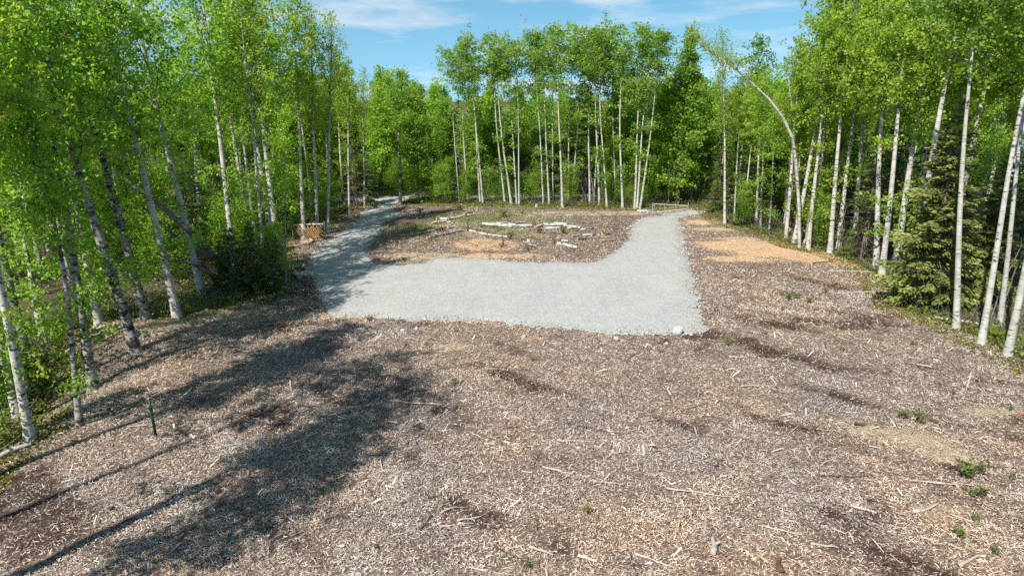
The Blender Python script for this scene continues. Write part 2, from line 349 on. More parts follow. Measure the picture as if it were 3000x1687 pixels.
# ------------------------------------------------------------------ ground sheet
def axis(fine0, fine1, step, far):
    a = list(np.arange(fine0, fine1+1e-6, step)); d = step; x = a[-1]
    while x < far: d *= 1.35; x += d; a.append(x)
    d = step; x = a[0]
    while x > -far: d *= 1.35; x -= d; a.insert(0, x)
    return np.array(a)
gx = axis(-36, 36, 0.36, 1500); gy = axis(6, 90, 0.36, 1500)
X, Y = np.meshgrid(gx, gy); nx, ny = len(gx), len(gy)
xf, yf = X.ravel(), Y.ravel()
near = (np.abs(xf) < 60) & (yf > -20) & (yf < 130)
flat = np.zeros(len(xf)); ins = np.zeros(len(xf), bool)
ins[near] = in_poly(xf[near], yf[near]); gd = np.full(len(xf), 99.0); gd[near] = gravel_dist(xf[near], yf[near])
flat = np.where(ins, 0, np.clip(gd/1.6, 0, 1))
zf = terrain(xf, yf, flat)
zf = np.where(ins, zf-0.05, zf)
ZG = (zf+np.where(ins, .05, 0)).reshape(ny, nx); IG = ins.reshape(ny, nx); DG = gd.reshape(ny, nx)
def _cell(x, y):
    i = int(np.clip(np.searchsorted(gx, x)-1, 0, nx-2)); j = int(np.clip(np.searchsorted(gy, y)-1, 0, ny-2))
    return i, j, (x-gx[i])/(gx[i+1]-gx[i]), (y-gy[j])/(gy[j+1]-gy[j])
def tz(x, y):
    i, j, a, b = _cell(x, y)
    return float((ZG[j, i]*(1-a)+ZG[j, i+1]*a)*(1-b)+(ZG[j+1, i]*(1-a)+ZG[j+1, i+1]*a)*b)
def on_gravel(x, y):
    i, j, a, b = _cell(x, y); return bool(IG[j:j+2, i:i+2].any())
def gdist(x, y):
    i, j, a, b = _cell(x, y); return float(DG[j, i])
idx = np.arange(nx*ny).reshape(ny, nx)
quads = np.stack([idx[:-1, :-1], idx[:-1, 1:], idx[1:, 1:], idx[1:, :-1]], -1).reshape(-1, 4)
me = mesh_np('ground', np.c_[xf, yf, zf], quads, M_GROUND, smooth=True)
def blob(px, py, rx, ry, ang=0.0):                                   # soft patch centred where the photo shows it, radii in metres
    cx, cy = G(px, py); c, s = math.cos(ang), math.sin(ang)
    return lambda x, y: np.exp(-((((x-cx)*c+(y-cy)*s)/rx)**2+((-(x-cx)*s+(y-cy)*c)/ry)**2))
SAW = [blob(1420, 722, 3.0, 2.4, .1), blob(1480, 752, 3.6, 0.9), blob(2420, 745, 5.2, 2.8, -.2), blob(2290, 730, 5.0, 2.4), blob(2160, 716, 4, 1.6), blob(2060, 652, 2.4, 1.6), blob(2150, 760, 2.5, 1.0), blob(2560, 778, 3.4, 1.3, -.4)]
SAND = [blob(2625, 1275, 2.1, .75, -.5), blob(2233, 1204, .6, .35), blob(1326, 1014, 1.1, .6), blob(1640, 624, 7, 1.3), blob(1760, 626, 5, 1.2), blob(1250, 752, 3, 1.2), blob(2110, 672, 3.5, 1.0), blob(2180, 700, 3, .9),
        blob(350, 968, 4.0, 1.6), blob(580, 930, 3.2, 1.2, .1), blob(640, 905, 2, 1), blob(2930, 1210, 1.6, .6), blob(2760, 1340, 1.3, .5, -.4), blob(2740, 1500, 1.0, .35), blob(880, 710, 2.0, 2.0)]
ORANGE = [blob(2750, 1412, .55, .35), blob(1560, 700, 1.6, 1.2), blob(1490, 1090, .8, .5), blob(1400, 1060, .5, .3), blob(2550, 1490, 1.6, .4), blob(1300, 1570, .7, .3)]
def mask(bl, x, y): return np.clip(sum(b(x, y) for b in bl), 0, 1)
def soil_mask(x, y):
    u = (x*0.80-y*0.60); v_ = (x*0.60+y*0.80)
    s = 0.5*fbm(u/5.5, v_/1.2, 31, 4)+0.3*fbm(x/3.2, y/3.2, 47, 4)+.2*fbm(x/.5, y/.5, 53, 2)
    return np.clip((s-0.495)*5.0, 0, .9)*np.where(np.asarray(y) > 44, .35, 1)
fd = forest_depth(xf, yf)
brk = np.clip(.2+1.5*fbm(xf/.9, yf/.9, 101, 3), 0, 1.25)
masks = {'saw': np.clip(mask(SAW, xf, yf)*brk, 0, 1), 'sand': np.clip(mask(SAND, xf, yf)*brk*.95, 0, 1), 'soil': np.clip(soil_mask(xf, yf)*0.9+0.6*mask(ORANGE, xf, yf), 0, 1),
         'litter': np.clip(fd/1.5+0.1, 0, 1), 'moss': np.clip(np.where(fd > -1.2, 0.62-np.abs(fd-0.9)*0.16, 0)+0.25*(fbm(xf/2, yf/2, 77, 3)-0.5), 0, 1)*(fd > -1.6)}
isl = np.exp(-((xf+4)/9.0)**2-((yf-63)/7.5)**2)*(fbm(xf/2.2, yf/2.2, 91, 3))*(~ins)
masks['moss'] = np.clip(masks['moss']+isl*0.9*(xf < 3), 0, 1)
masks['sand'] = np.clip(masks['sand']+.55*np.exp(-((xf+2)/12.0)**2-((yf-62)/9.0)**2)*brk*(yf > 48), 0, 1)
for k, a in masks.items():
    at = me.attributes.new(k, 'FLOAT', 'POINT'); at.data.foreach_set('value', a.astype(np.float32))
g_o = link('ground', me); tag(g_o, 'bare ground of shredded wood mulch running into mossy forest floor', None, kind='structure')

# gravel drive: one sheet, its rim sinking into the mulch
ring = [Vector(p) for p in GR]
gxs, gys = np.meshgrid(np.arange(-40, 40, 0.9), np.arange(31, 86, 0.9))
pts = np.c_[gxs.ravel(), gys.ravel()]+rng.uniform(-.2, .2, (gxs.size, 2))
pin = pts[in_poly(pts[:, 0], pts[:, 1]) & (gravel_dist(pts[:, 0], pts[:, 1]) > 0.45)]
allv = ring+[Vector(p) for p in pin]; nr = len(ring)
res = delaunay_2d_cdt(allv, [(i, (i+1) % nr) for i in range(nr)], [], 1, 1e-5)
rv, rf, orig = res[0], res[2], res[3]
rx = np.array([p.x for p in rv]); ry = np.array([p.y for p in rv])
rim = np.array([any(i < nr for i in o_) for o_ in orig])
rz = terrain(rx, ry, np.zeros(len(rx)))+np.where(rim, -0.02, 0.05+0.03*(fbm(rx/1.6, ry/1.6, 3, 3)-0.5))
cent = np.array([[(rv[f[0]].x+rv[f[1]].x+rv[f[2]].x)/3, (rv[f[0]].y+rv[f[1]].y+rv[f[2]].y)/3] for f in rf])
keep = in_poly(cent[:, 0], cent[:, 1])
gm = bpy.data.meshes.new('gravel_driveway'); gm.from_pydata(np.c_[rx, ry, rz].tolist(), [], [list(f) for f, k in zip(rf, keep) if k]); gm.materials.append(M_GRAVEL)
gm.polygons.foreach_set('use_smooth', np.ones(len(gm.polygons), bool))
o = link('gravel_driveway', gm); tag(o, 'pale grey gravel pad with two drives curving off into the woods', None, kind='structure')

# ------------------------------------------------------------------ tree builders
def tree_axis(seed, H, bow, wob):
    r = random.Random(seed); ph = r.uniform(0, 6.28); a2 = r.uniform(0, 6.28)
    def f(t):
        x = bow*math.sin(t*2.2)*math.cos(ph)+wob*math.sin(t*7+a2)*t; y = bow*math.sin(t*2.2)*math.sin(ph)+wob*math.cos(t*6+a2)*t-wob*math.cos(a2)*t*0
        return Vector((x-0, y, t*H))
    return f
def deciduous(seed, H, r0, cb, Rc, nbr, nleaf, ls, lm, bm, prof='birch', bow=0.25, wob=0.10, droop=0.5, elev=(35, 65), sparse_low=0, clump=0.22, spread=0.34, fork=None):
    r = random.Random(seed); rg = np.random.default_rng(seed); ax = tree_axis(seed, H, bow, wob)
    T = MB(); ts = [0, .012, .04, .1, .2, .3, .4, .5, .6, .7, .8, .88, .95, 1]
    T.tube([ax(t)-(Vector((0, 0, 0.25)) if t == 0 else Vector()) for t in ts],
           [r0*(1.55 if t == 0 else 1.3 if t < .02 else 1.1 if t < .05 else 1)*(1-0.93*t**1.15)*(1+.04*math.sin(t*31)) for t in ts], 9, cap=False)
    if fork:
        p0 = ax(fork); d = Vector((r.uniform(-1, 1), r.uniform(-1, 1), 0)).normalized(); L = H*(1-fork)*0.85
        T.tube([p0, p0+d*0.35+Vector((0, 0, .12*L)), p0+d*.8+Vector((0, 0, .5*L)), p0+d*1.1+Vector((0, 0, L))], [r0*.5, r0*.45, r0*.25, .01], 7, cap=False)
    trunk = T.mesh('trunk', bm, True)
    B = MB(); cents = []; wts = []
    for i in range(nbr):
        u = (i+r.random())/nbr
        if i < sparse_low: t = r.uniform(0.12, cb); L = r.uniform(0.3, 0.7)*Rc; u = 0.1
        else:
            t = cb+(0.985-cb)*u
            if prof == 'birch': L = Rc*(0.5+0.5*math.sin(math.pi*min(1, u*0.9+0.15)))*(1-0.75*max(0, u-.55)/.45)
            elif prof == 'aspen': L = Rc*(0.45+0.55*math.sin(math.pi*min(1, u*0.85+0.12)))*(1-.45*max(0, u-.7)/.3)
            else: L = Rc*(1-0.6*u)
            L *= r.uniform(0.4, 1.45)
        az = i*2.399+r.uniform(-.5, .5); e = R(r.uniform(*elev)); p = ax(t); P_ = [p]; d = Vector((math.cos(az)*math.cos(e), math.sin(az)*math.cos(e), math.sin(e)))
        n = 5
        for k in range(n):
            d = (d+Vector((r.uniform(-.18, .18), r.uniform(-.18, .18), -droop*0.22*(k+.3)/n*2+r.uniform(-.08, .08)))).normalized(); p = p+d*(L/n); P_.append(p)
        rb = max(0.012, r0*0.30*(1-t)**.6*(L/Rc)**.5)
        B.tube(P_, [rb*(1-.85*k/n) for k in range(n+1)], 4, cap=False)
        nt_ = max(3, int(3+L*4.2))
        for _ in range(nt_):
            s = r.uniform(0.22, 1.0)**.8*n; k = min(n-1, int(s)); q = P_[k].lerp(P_[k+1], s-k)
            off = Vector((r.gauss(0, spread), r.gauss(0, spread), r.gauss(-droop*.22, spread*.8)))*min(1.2, .5+L*.35)
            q2 = q+off
            if r.random() < .55: B.tube([q, q.lerp(q2, .6)+Vector((0, 0, .05)), q2], [.009, .006, .003], 3, cap=False)
            cents.append(q2); wts.append(r.uniform(.4, 1.6))
    branches = B.mesh('branches', M_TWIG if bm is not M_ASPEN else bm)
    cents = np.array([tuple(c) for c in cents]); wts = np.array(wts)
    k = rg.choice(len(cents), size=nleaf, p=wts/wts.sum())
    c = cents[k]+rg.normal(size=(nleaf, 3))*clump*np.array([1, 1, .9])
    v, q = leaf_quads(c, ls*rg.uniform(.6, 1.3, nleaf), rg, .85, hang=.25)
    ct = rg.uniform(0.0, 1.0, len(cents))
    crown = mesh_np('crown', v, q, lm, np.clip(ct[k]*.6+rg.uniform(0, .42, nleaf), 0, 1))
    return dict(trunk=trunk, branches=branches, crown=crown, H=H)
def conifer(seed, H, r0, Rb, whorls, per, lm, low=0.05, dead=0.0, dens=1.0, column=False, nl=0.20):
    r = random.Random(seed); rg = np.random.default_rng(seed); ax = tree_axis(seed, H, .08, .03)
    T = MB(); T.tube([ax(t)-Vector((0, 0, .2 if t == 0 else 0)) for t in (0, .05, .25, .5, .75, 1)], [r0*1.25, r0, r0*.8, r0*.55, r0*.3, .01], 8, cap=False)
    B = MB(); cs = []; ds = []; sz = []; tn = []
    for w_ in range(whorls):
        u = (w_+r.random()*.6)/whorls; t = low+(0.985-low)*u
        for i in range(per):
            if r.random() < .12: continue
            prof = (1-u)**.62 if not column else (0.35+.65*(1-u)**.7)*(1 if r.random() > .2 else 1.4)
            L = max(.12, Rb*prof*r.uniform(.5, 1.25)); az = 6.283*(i+r.random()*.8)/per+w_*1.3
            el = R(12-26*(1-u)+r.uniform(-8, 8)); p = ax(t)+Vector((0, 0, r.uniform(-.1, .1))); P_ = [p]; d = Vector((math.cos(az)*math.cos(el), math.sin(az)*math.cos(el), math.sin(el)))
            for k in range(4):
                d = (d+Vector((r.uniform(-.1, .1), r.uniform(-.1, .1), -.10 if k < 2 else .16))).normalized(); p = p+d*L/4; P_.append(p)
            B.tube(P_, [max(.006, .012*L), .01*L+.003, .008*L+.002, .005, .003], 3, cap=False)
            isdead = r.random() < dead*(1-u)*1.6
            side = Vector((-d.y, d.x, 0)).normalized(); n = max(4, int(L*17*dens))
            br_t = r.uniform(.15, .8)
            for k in range(n):
                s = (k+r.random())/n; s = .12+.88*s; kk = min(3, int(s*4)); q = P_[kk].lerp(P_[kk+1], s*4-kk)
                if isdead:
                    if k % 4 == 0: B.tube([q, q+side*r.uniform(-.4, .4)+d*.2+Vector((0, 0, -.12))], [.006, .003], 3, cap=False)
                    continue
                tw = (1.05-s*.75)*L*.42
                for sg in (-1, 1):
                    dd = (side*sg*r.uniform(.6, 1.1)+d*r.uniform(.5, 1)+Vector((0, 0, r.uniform(-.45, .05)))).normalized()
                    m_ = max(1, int(tw/(nl*.8)))
                    for j in range(m_):
                        c = q+dd*(tw*(j+.5+r.uniform(-.3, .3))/m_)+Vector((r.gauss(0, .03), r.gauss(0, .03), r.gauss(-.02, .04)-.10*j/m_*L))
                        cs.append(c); ds.append(dd); sz.append(nl*r.uniform(.8, 1.4)); tn.append(min(1, max(0, br_t*.55+.45*r.random()+.15*s)))
    trunk = T.mesh('trunk', M_SPRB, True); branches = B.mesh('branches', M_SPRB)
    c = np.array([tuple(x) for x in cs]); d = np.array([tuple(x) for x in ds]); s = np.array(sz)[:, None]
    up = rg.normal(size=c.shape)*.55+np.array([0, 0, 1.0]); b = np.cross(d, up); b /= np.linalg.norm(b, axis=1)[:, None]
    v = np.stack([c-d*s*.55, c+b*s*.2, c+d*s*.6, c-b*s*.2], 1).reshape(-1, 3)
    crown = mesh_np('crown', v, np.arange(len(v)).reshape(-1, 4), lm, np.array(tn))
    return dict(trunk=trunk, branches=branches, crown=crown, H=H)

P = {}
# leafy birches: foliage far down the stem
for k in range(5):
    P['leafy%d' % k] = deciduous(100+k, 18, .17, .34, 2.5, 40, 5600, .16, L_BIRCH, M_GREYB if k in (1, 3) else M_BIRCH, droop=.6, sparse_low=5, clump=.17, spread=.46, fork=.5 if k == 4 else None)
for k in range(3):                                                   # yellower, for the right side, clear stem below
    P['clear%d' % k] = deciduous(140+k, 18, .16, .51, 2.4, 36, 6200, .16, L_BIRCHY, M_BIRCH, droop=.6, sparse_low=3, clump=.17, spread=.46, fork=.62 if k == 2 else None)
for k in range(2): P['high%d' % k] = deciduous(150+k, 18.5, .15, .58, 2.5, 30, 5200, .165, L_BIRCHY, M_BIRCH, droop=.5, clump=.20, spread=.6)
for k in range(2):                                                   # thinly leaved birches against the sky
    P['thin%d' % k] = deciduous(160+k, 18, .13, .45, 1.9, 52, 3600, .12, L_BIRCHY, M_BIRCH, droop=.35, elev=(50, 72), spread=.3)
for k in range(6):                                                   # tall aspens, clear stems and loose clumped tops
    P['aspen%d' % k] = deciduous(180+k, 19, .14, (.60, .68, .55, .64, .50, .70)[k], (1.9, 2.3, 1.7, 2.1, 1.8, 2.4)[k], (26, 20, 30, 22, 30, 18)[k], (3400, 3000, 3300, 2900, 3300, 2700)[k], .19, L_ASPEN, M_ASPEN, prof='aspen', droop=.1, elev=(5, 65), bow=.3, wob=.18, clump=.19, spread=.42, sparse_low=4)
for k in range(2): P['stem%d' % k] = deciduous(190+k, 19, .14, .66, 2.3, 26, 4600, .17, L_ASPEN, M_ASPEN, prof='aspen', droop=.1, elev=(5, 65), bow=.3, wob=.16, clump=.19, spread=.45)
for k in range(3):                                                   # background woods, coarse leaves
    P['back%d' % k] = deciduous(200+k, 15, .12, .16, 2.5, 46, 7500, .26, (L_BIRCH, L_ASPEN, L_BIRCHY)[k], M_GREYB if k else M_BIRCH, droop=.5, clump=.3, spread=.45)
for k in range(2): P['pole%d' % k] = deciduous(220+k, 13, .085, .45, 1.3, 26, 4200, .12, L_BIRCH, M_GREYB, droop=.6, sparse_low=4)
for k in range(3): P['sapling%d' % k] = deciduous(240+k, 5.0, .035, .12, 1.35, 26, 3600, .12, L_SHRUB, M_TWIG, prof='x', droop=.2, bow=.15, elev=(30, 60))
for k in range(2): P['spruce%d' % k] = conifer(300+k, 10, .15, 2.7, 30, 8, L_SPRUCE, low=.10, dead=.14, nl=.22, dens=1.2)
for k in range(2): P['ragged%d' % k] = conifer(310+k, 9, .10, 1.5, 26, 6, L_BSPRUCE, low=.1, dead=.65)
for k in range(2): P['small%d' % k] = conifer(320+k, 4.2, .06, 1.2, 16, 7, L_BSPRUCE, low=.03, nl=.15)
P['column0'] = deciduous(330, 17, .2, .10, 2.3, 90, 15000, .24, L_ASPEN, M_SPRB, droop=.3, elev=(10, 45), clump=.25, spread=.35)

occupied = []
def tree(kind, x, y, H, rz=None, lean=0.0, leany=0.0, thick=1.0, name='birch_tree', label='', cat='tree', group=None, sink=0.0, crown_scale=1.0):
    p = P[kind]; s = H/p['H']; z = tz(x, y)
    o = bpy.data.objects.new(name, None); C.objects.link(o); o.empty_display_size = .3
    o.location = (x, y, z-sink); o.scale = (s*crown_scale, s*crown_scale, s)
    rz = random.uniform(0, 6.28) if rz is None else rz
    o.rotation_euler = (Matrix.Rotation(lean, 3, 'Y') @ Matrix.Rotation(-leany, 3, 'X') @ Matrix.Rotation(rz, 3, 'Z')).to_euler()
    link('trunk', p['trunk'], o, scale=(thick, thick, 1)); link('branches', p['branches'], o)['kind'] = 'stuff'; link('crown', p['crown'], o)['kind'] = 'stuff'
    tag(o, label, cat, group); occupied.append((x, y)); return o
def traced(kind, base, up, H, thick=1.0, **kw):
    x, y = G(*base); q = V(*up, y); lean = math.atan2(q.x-x, q.z)
    return tree(kind, x, y, H, lean=lean, thick=thick, **kw)

# --- left stand, stem by stem
traced('clear0', (88, 1286), (0, 879), 17, 1.0, label='pale smooth birch on the shaded bank, left of the rooty brown sapling birch', rz=1)
traced('pole0', (235, 1250), (192, 1001), 12, 1.5, label='thin brown-barked birch with low leaf sprouts, nearest tree to the green stake')
traced('leafy1', (268, 1105), (175, 652), 17, 1.3, label='dark grey birch standing in shade just behind the thin brown birch')
traced('leafy1', (398, 1025), (180, 233), 20, 1.25, label='thick dark leaning birch alone on the shaded mulch in front of the stand')
traced('leafy3', (425, 937), (280, 396), 20, 1.35, label='thick rough-barked birch leaning on the pale chip bank', rz=2)
traced('leafy0', (520, 932), (390, 280), 19, 1.15, label='white birch with black scars at the end of the pale chip bank')
traced('leafy2', (291, 961), (262, 780), 17, 1.1, label='white birch rising from the pale chip bank behind the dark leaning birch')
traced('leafy2', (592, 862), (449, 207), 20, 1.15, label='white birch crossed by the leaning dead trunks')
traced('leafy4', (690, 800), (614, 276), 21, 1.0, label='birch rising behind the small spruces beside the track')
traced('leafy0', (797, 690), (725, 255), 21.5, 1.2, rz=4, label='thick white birch behind the small spruces, left of the firewood stack')
traced('leafy4', (815, 735), (766, 207), 20.5, 1.1, label='grey forked birch between the small spruces and the firewood stack')
traced('clear1', (890, 702), (856, 173), 19.5, 1.05, label='white birch standing right in front of the firewood stack')
traced('pole1', (837, 842), (821, 483), 11, 1.0, label='thin brown birch at the track edge beside the cut birch rounds')
traced('thin0', (959, 685), (963, 207), 18.3, 1.2, label='tall sparse white birch beside the track just past the firewood stack')
traced('thin1', (930, 690), (912, 207), 18.6, 1.1, label='sparse birch touching the right end of the firewood stack')
traced('leafy2', (735, 705), (690, 386), 21, .85, rz=3, label='slim birch behind the grey forked birch')
traced('clear2', (1024, 626), (1023, 450), 15, .9, label='white birch beside dark spruces where the track enters the woods')
traced('thin0', (1068, 612), (1070, 300), 14.5, 1.0, label='sparse birch on the left of the track mouth at the cross road', rz=2)
traced('pole1', (1172, 600), (1157, 394), 14.5, 1.5, crown_scale=1.3, label='dark-stemmed birch on the right corner of the track mouth')
for px, py, hh, kd in ((1038, 606, 9, 'ragged0'), (1046, 618, 8, 'ragged1'), (1080, 603, 5, 'small0')):
    x, y = G(px, py); tree(kd, x, y, hh, name='spruce_tree', label='dark spruce crowding the left side of the track mouth', group='dark spruces at the track mouth')
# off to the left, beyond the frame, the trees whose shadows cross the mulch
for x, y, hh, kd in ((-14.3, 9.2, 18.5, 'high0'), (-13.6, 12.8, 19, 'thin1'), (-15.6, 6.4, 19.5, 'aspen4'), (-14.6, 11.2, 20, 'aspen5'), (-16.3, 14.4, 20, 'aspen5'), (-18.8, 15.4, 20, 'high1'), (-17.6, 17.5, 18, 'thin0')):
    tree(kd, x, y, hh, label='birch on the near left bank whose shadow crosses the mulch', group='birches on the near left bank')
# small spruces by the track
for px, py, hh, kd in ((700, 868, 4.2, 'small0'), (752, 858, 4.6, 'small1'), (800, 862, 3.6, 'small0'), (660, 860, 3.4, 'small1'), (820, 832, 3.2, 'small1')):
    x, y = G(px, py); tree(kd, x, y, hh, name='spruce_tree', label='small dark spruce in the clump at the track edge under the birches', group='small spruces at the track edge')

# --- the row of tall aspens at the back
ASP = [((1407,595),(1382,283),100),((1415,597),(1397,298),150),((1479,595),(1455,283),108),((1498,598),(1458,217),100),((1514,598),(1498,217),98),((1521,600),(1510,283),120),((1592,598),(1569,267),95),((1609,598),(1585,217),90),((1619,595),(1627,217),78),((1648,608),(1643,217),66),((1665,593),(1677,227),75),((1675,595),(1695,283),100),((1728,598),(1728,252),85),((1740,595),(1753,227),82),((1756,603),(1753,227),80),((1778,608),(1763,222),95),((1824,611),(1824,227),80),((1859,613),(1879,217),72),((1866,613),(1902,227),85),((1875,613),(1924,227),92),((1803,595),(1800,227),110),((1345,592),(1330,300),150),((1370,590),(1360,300),135)]
ORD = ['first', 'second', 'third', 'fourth', 'fifth', 'sixth', 'seventh', 'eighth', 'ninth', 'tenth', 'eleventh', 'twelfth', 'thirteenth', 'fourteenth', 'fifteenth', 'sixteenth', 'seventeenth', 'eighteenth', 'nineteenth', 'twentieth', 'twenty-first', 'twenty-second', 'twenty-third']
ASP.sort(key=lambda a: -a[0][0])
for i, (b, up_, top) in enumerate(ASP):
    x, y = G(*b); H_ = V(b[0], top, y).z
    traced('aspen%d' % ((i*5+i//6) % 6), b, up_, H_, random.uniform(.62, .85), name='aspen_tree', label='tall clear-stemmed aspen, %s from the metal gate in the back row' % ORD[i], group='tall aspens along the back of the clearing', crown_scale=random.uniform(.95, 1.25))
x, y = G(1985, 600); tree('column0', x, y, 18.2, name='cottonwood_tree', label='tall dense columnar tree of dark green standing behind the metal gate')

# --- right stand
traced('thin1', (2123, 657), (2115, 205), 17.5, 1.05, label='slim birch with a sparse airy top beside the orange chips near the gate')
traced('clear0', (2367, 733), (2406, 251), 17, 1.1, rz=2, label='white birch with a crooked foot right beside the broken stub')
traced('clear1', (2431, 743), (2456, 205), 18, 1.2, rz=3, label='white birch at the corner of the orange sawdust')
traced('clear2', (2302, 699), (2326, 266), 16, 1.1, label='white birch with pink tape tied round its foot')
traced('pole0', (2228, 678), (2237, 357), 13, 1.2, label='thin pale birch left of its twin, beside the shaggy spruces')
traced('pole1', (2253, 687), (2270, 418), 12, 1.1, label='thin pale birch between its twin and the taped birch')
traced('clear0', (2566, 790), (2596, 395), 18, 1.25, rz=4, label='grey thick birch in shade left of the big spruce')
traced('leafy0', (2623, 790), (2676, 266), 19, 1.3, rz=5, label='thick flaky birch half hidden by the big spruce')
traced('stem0', (2801, 960), (2862, 0), 20, 1.05, name='aspen_tree', label='smooth white aspen with the fallen white pole at its foot', rz=1)
traced('stem1', (2873, 1010), (3000, 205), 20, 1.02, name='aspen_tree', label='smooth white aspen on the moss just left of the yellow fern', rz=2)
traced('stem0', (2928, 957), (3000, 433), 19, .95, name='aspen_tree', label='smooth white aspen standing behind the yellow fern', rz=3)
traced('stem1', (2951, 1040), (3000, 759), 20, 1.12, name='aspen_tree', label='thick white aspen at the mulch edge between the two ferns', rz=1)
traced('aspen2', (2213, 640), (2214, 300), 17, 1.2, name='aspen_tree', label='aspen with a dark rounded top behind the bent birch')
traced('clear1', (2640, 740), (2660, 300), 18, 1.1, label='pale birch standing behind the big spruce')
traced('clear2', (2690, 770), (2740, 200), 18, 1.1, label='pale birch rising directly above the big spruce')
for b, H_, kd, lb, cs_ in (((2712, 900), 11.6, 'spruce0', 'big full spruce with olive drooping boughs at the mulch edge', .86), ((2880, 880), 8.6, 'spruce1', 'grey-green spruce with bare lower twigs behind the white aspens', .85), ((2190, 640), 7, 'ragged0', 'shaggy spruce behind the thin pale birch twins', 1.2), ((2250, 655), 6.5, 'ragged1', 'shaggy spruce standing between the thin birch twins and the bent birch', 1.2), ((2530, 735), 7.5, 'ragged0', 'ragged half-dead spruce in the gap left of the grey thick birch', 1.2), ((2590, 700), 8.5, 'ragged1', 'ragged spruce deep in shade behind the grey thick birch', 1.2), ((2790, 850), 6.0, 'ragged1', 'bare-twigged spruce pressed against the big spruce', 1.1), ((2960, 860), 9, 'ragged0', 'dark ragged spruce at the back of the aspens', 1.2), ((2140, 632), 4.5, 'small0', 'bushy young spruce beside the gate drive', 1.3), ((2095, 625), 3.4, 'small1', 'low spruce bush right of the gate post', 1.4)):
    x, y = G(*b); tree(kd, x, y, H_, name='spruce_tree', label=lb, crown_scale=cs_)
# the bent birch
def bent_birch():
    r0_ = random.Random(8)
    px = [(2343,727),(2343,607),(2334,471),(2319,402),(2292,342),(2251,289),(2205,247),(2152,197),(2099,163),(2061,140),(2030,91)]
    bx, by = G(2343, 727); pts = [V(a, b, by-0.15*k) for k, (a, b) in enumerate(px)]
    z0 = tz(bx, by); pts = [p+Vector((r0_.uniform(-.07, .07), 0, r0_.uniform(-.07, .07))) for p in pts]; pts[0] = Vector((bx, by, z0-.2)); O = Vector((bx, by, z0)); r = random.Random(5); rg = np.random.default_rng(5)
    root = bpy.data.objects.new('bent_birch_tree', None); C.objects.link(root); root.location = O
    rad = [.15, .125, .115, .11, .10, .09, .075, .06, .045, .028, .01]
    T = MB(); T.tube([p-O for p in pts], rad, 10, cap=False); link('trunk', T.mesh('trunk', M_BIRCH, True), root)
    B = MB(); cs = []
    for i in range(60):
        s = r.uniform(4.6, 9.98); k = int(s); q = pts[k].lerp(pts[k+1], s-k)-O
        if s < 7 and r.random() < .5: continue
        d = Vector((r.uniform(-.8, .2), r.uniform(-.7, .7), r.uniform(.1, .9))).normalized(); L = r.uniform(.7, 1.9)*(1.15-.06*s)
        P_ = [q, q+d*L*.5, q+d*L+Vector((0, 0, -.1))]; B.tube(P_, [.018, .01, .004], 4, cap=False)
        for _ in range(7): cs.append(P_[1].lerp(P_[2], r.uniform(-.3, 1))+Vector((r.gauss(0, .22), r.gauss(0, .22), r.gauss(0, .2))))
    link('branches', B.mesh('branches', M_TWIG), root); cs = np.array([tuple(c) for c in cs]); k = rg.integers(0, len(cs), 2600)
    v, q = leaf_quads(cs[k]+rg.normal(size=(2600, 3))*.16, .10*rg.uniform(.7, 1.3, 2600), rg, .8)
    link('crown', mesh_np('crown', v, q, L_BIRCHY, rg.uniform(.2, 1, 2600)), root)
    tag(root, 'white birch bent over in a long arch towards the gate', 'tree'); occupied.append((bx, by))
bent_birch()

# --- filling the woods
class Grid:
    def __init__(s): s.d = {}
    def ok(s, x, y, m):
        i, j = int(x//4), int(y//4)
        return all((x-a)**2+(y-b)**2 > m*m for u in (-1, 0, 1) for v in (-1, 0, 1) for a, b in s.d.get((i+u, j+v), ()))
    def add(s, x, y): s.d.setdefault((int(x//4), int(y//4)), []).append((x, y))
grid = Grid()
for a in occupied: grid.add(*a)
def in_view(x, y, m=3.0): return y > 8 and abs(x) < 0.75*(y*math.cos(PITCH)+CAM_H*math.sin(PITCH)*0.6)+m
def scatter(n, xr, yr, dmin, dr, pick, sep=1.9, tries=60):
    c = 0
    for _ in range(n*tries):
        if c >= n: break
        x = random.uniform(*xr); y = random.uniform(*yr)
        if not in_view(x, y): continue
        f = float(forest_depth(np.array([x]), np.array([y]))[0])
        if f < dmin or f > dr: continue
        if not grid.ok(x, y, sep): continue
        if gdist(x, y) < 0.8 or on_gravel(x, y): continue
        if (x-23.4)**2+(y-36.9)**2 < 36: continue
        if y < 39 and x > 15 and f < 4.5: continue
        if x < -14 and y < 41.5 and -.63 < x/y < -.40: continue
        if 0 < x*36.4/y-18.5 < 9 and y < 37 and x > 15: continue
        grid.add(x, y); pick(x, y, f); c += 1
    return c
def u(a, b): return random.uniform(a, b)
LOOK = {'leafy0': 'white-barked leafy birch', 'leafy1': 'grey-barked leafy birch', 'leafy2': 'slim white leafy birch', 'leafy3': 'dark-barked leafy birch', 'leafy4': 'forked white leafy birch', 'clear0': 'white birch with yellow-green top', 'clear1': 'slightly bowed white birch', 'clear2': 'white birch forking high up', 'pole0': 'thin grey pole birch', 'pole1': 'thin crooked pole birch', 'sapling0': 'bright leafy sapling', 'sapling1': 'bushy green sapling', 'sapling2': 'upright green sapling', 'small0': 'small full spruce', 'small1': 'small bushy spruce', 'ragged0': 'ragged dark spruce', 'ragged1': 'narrow dark spruce', 'back0': 'bushy white-stemmed birch', 'back1': 'bushy deep green birch', 'back2': 'bushy yellow-green birch'}
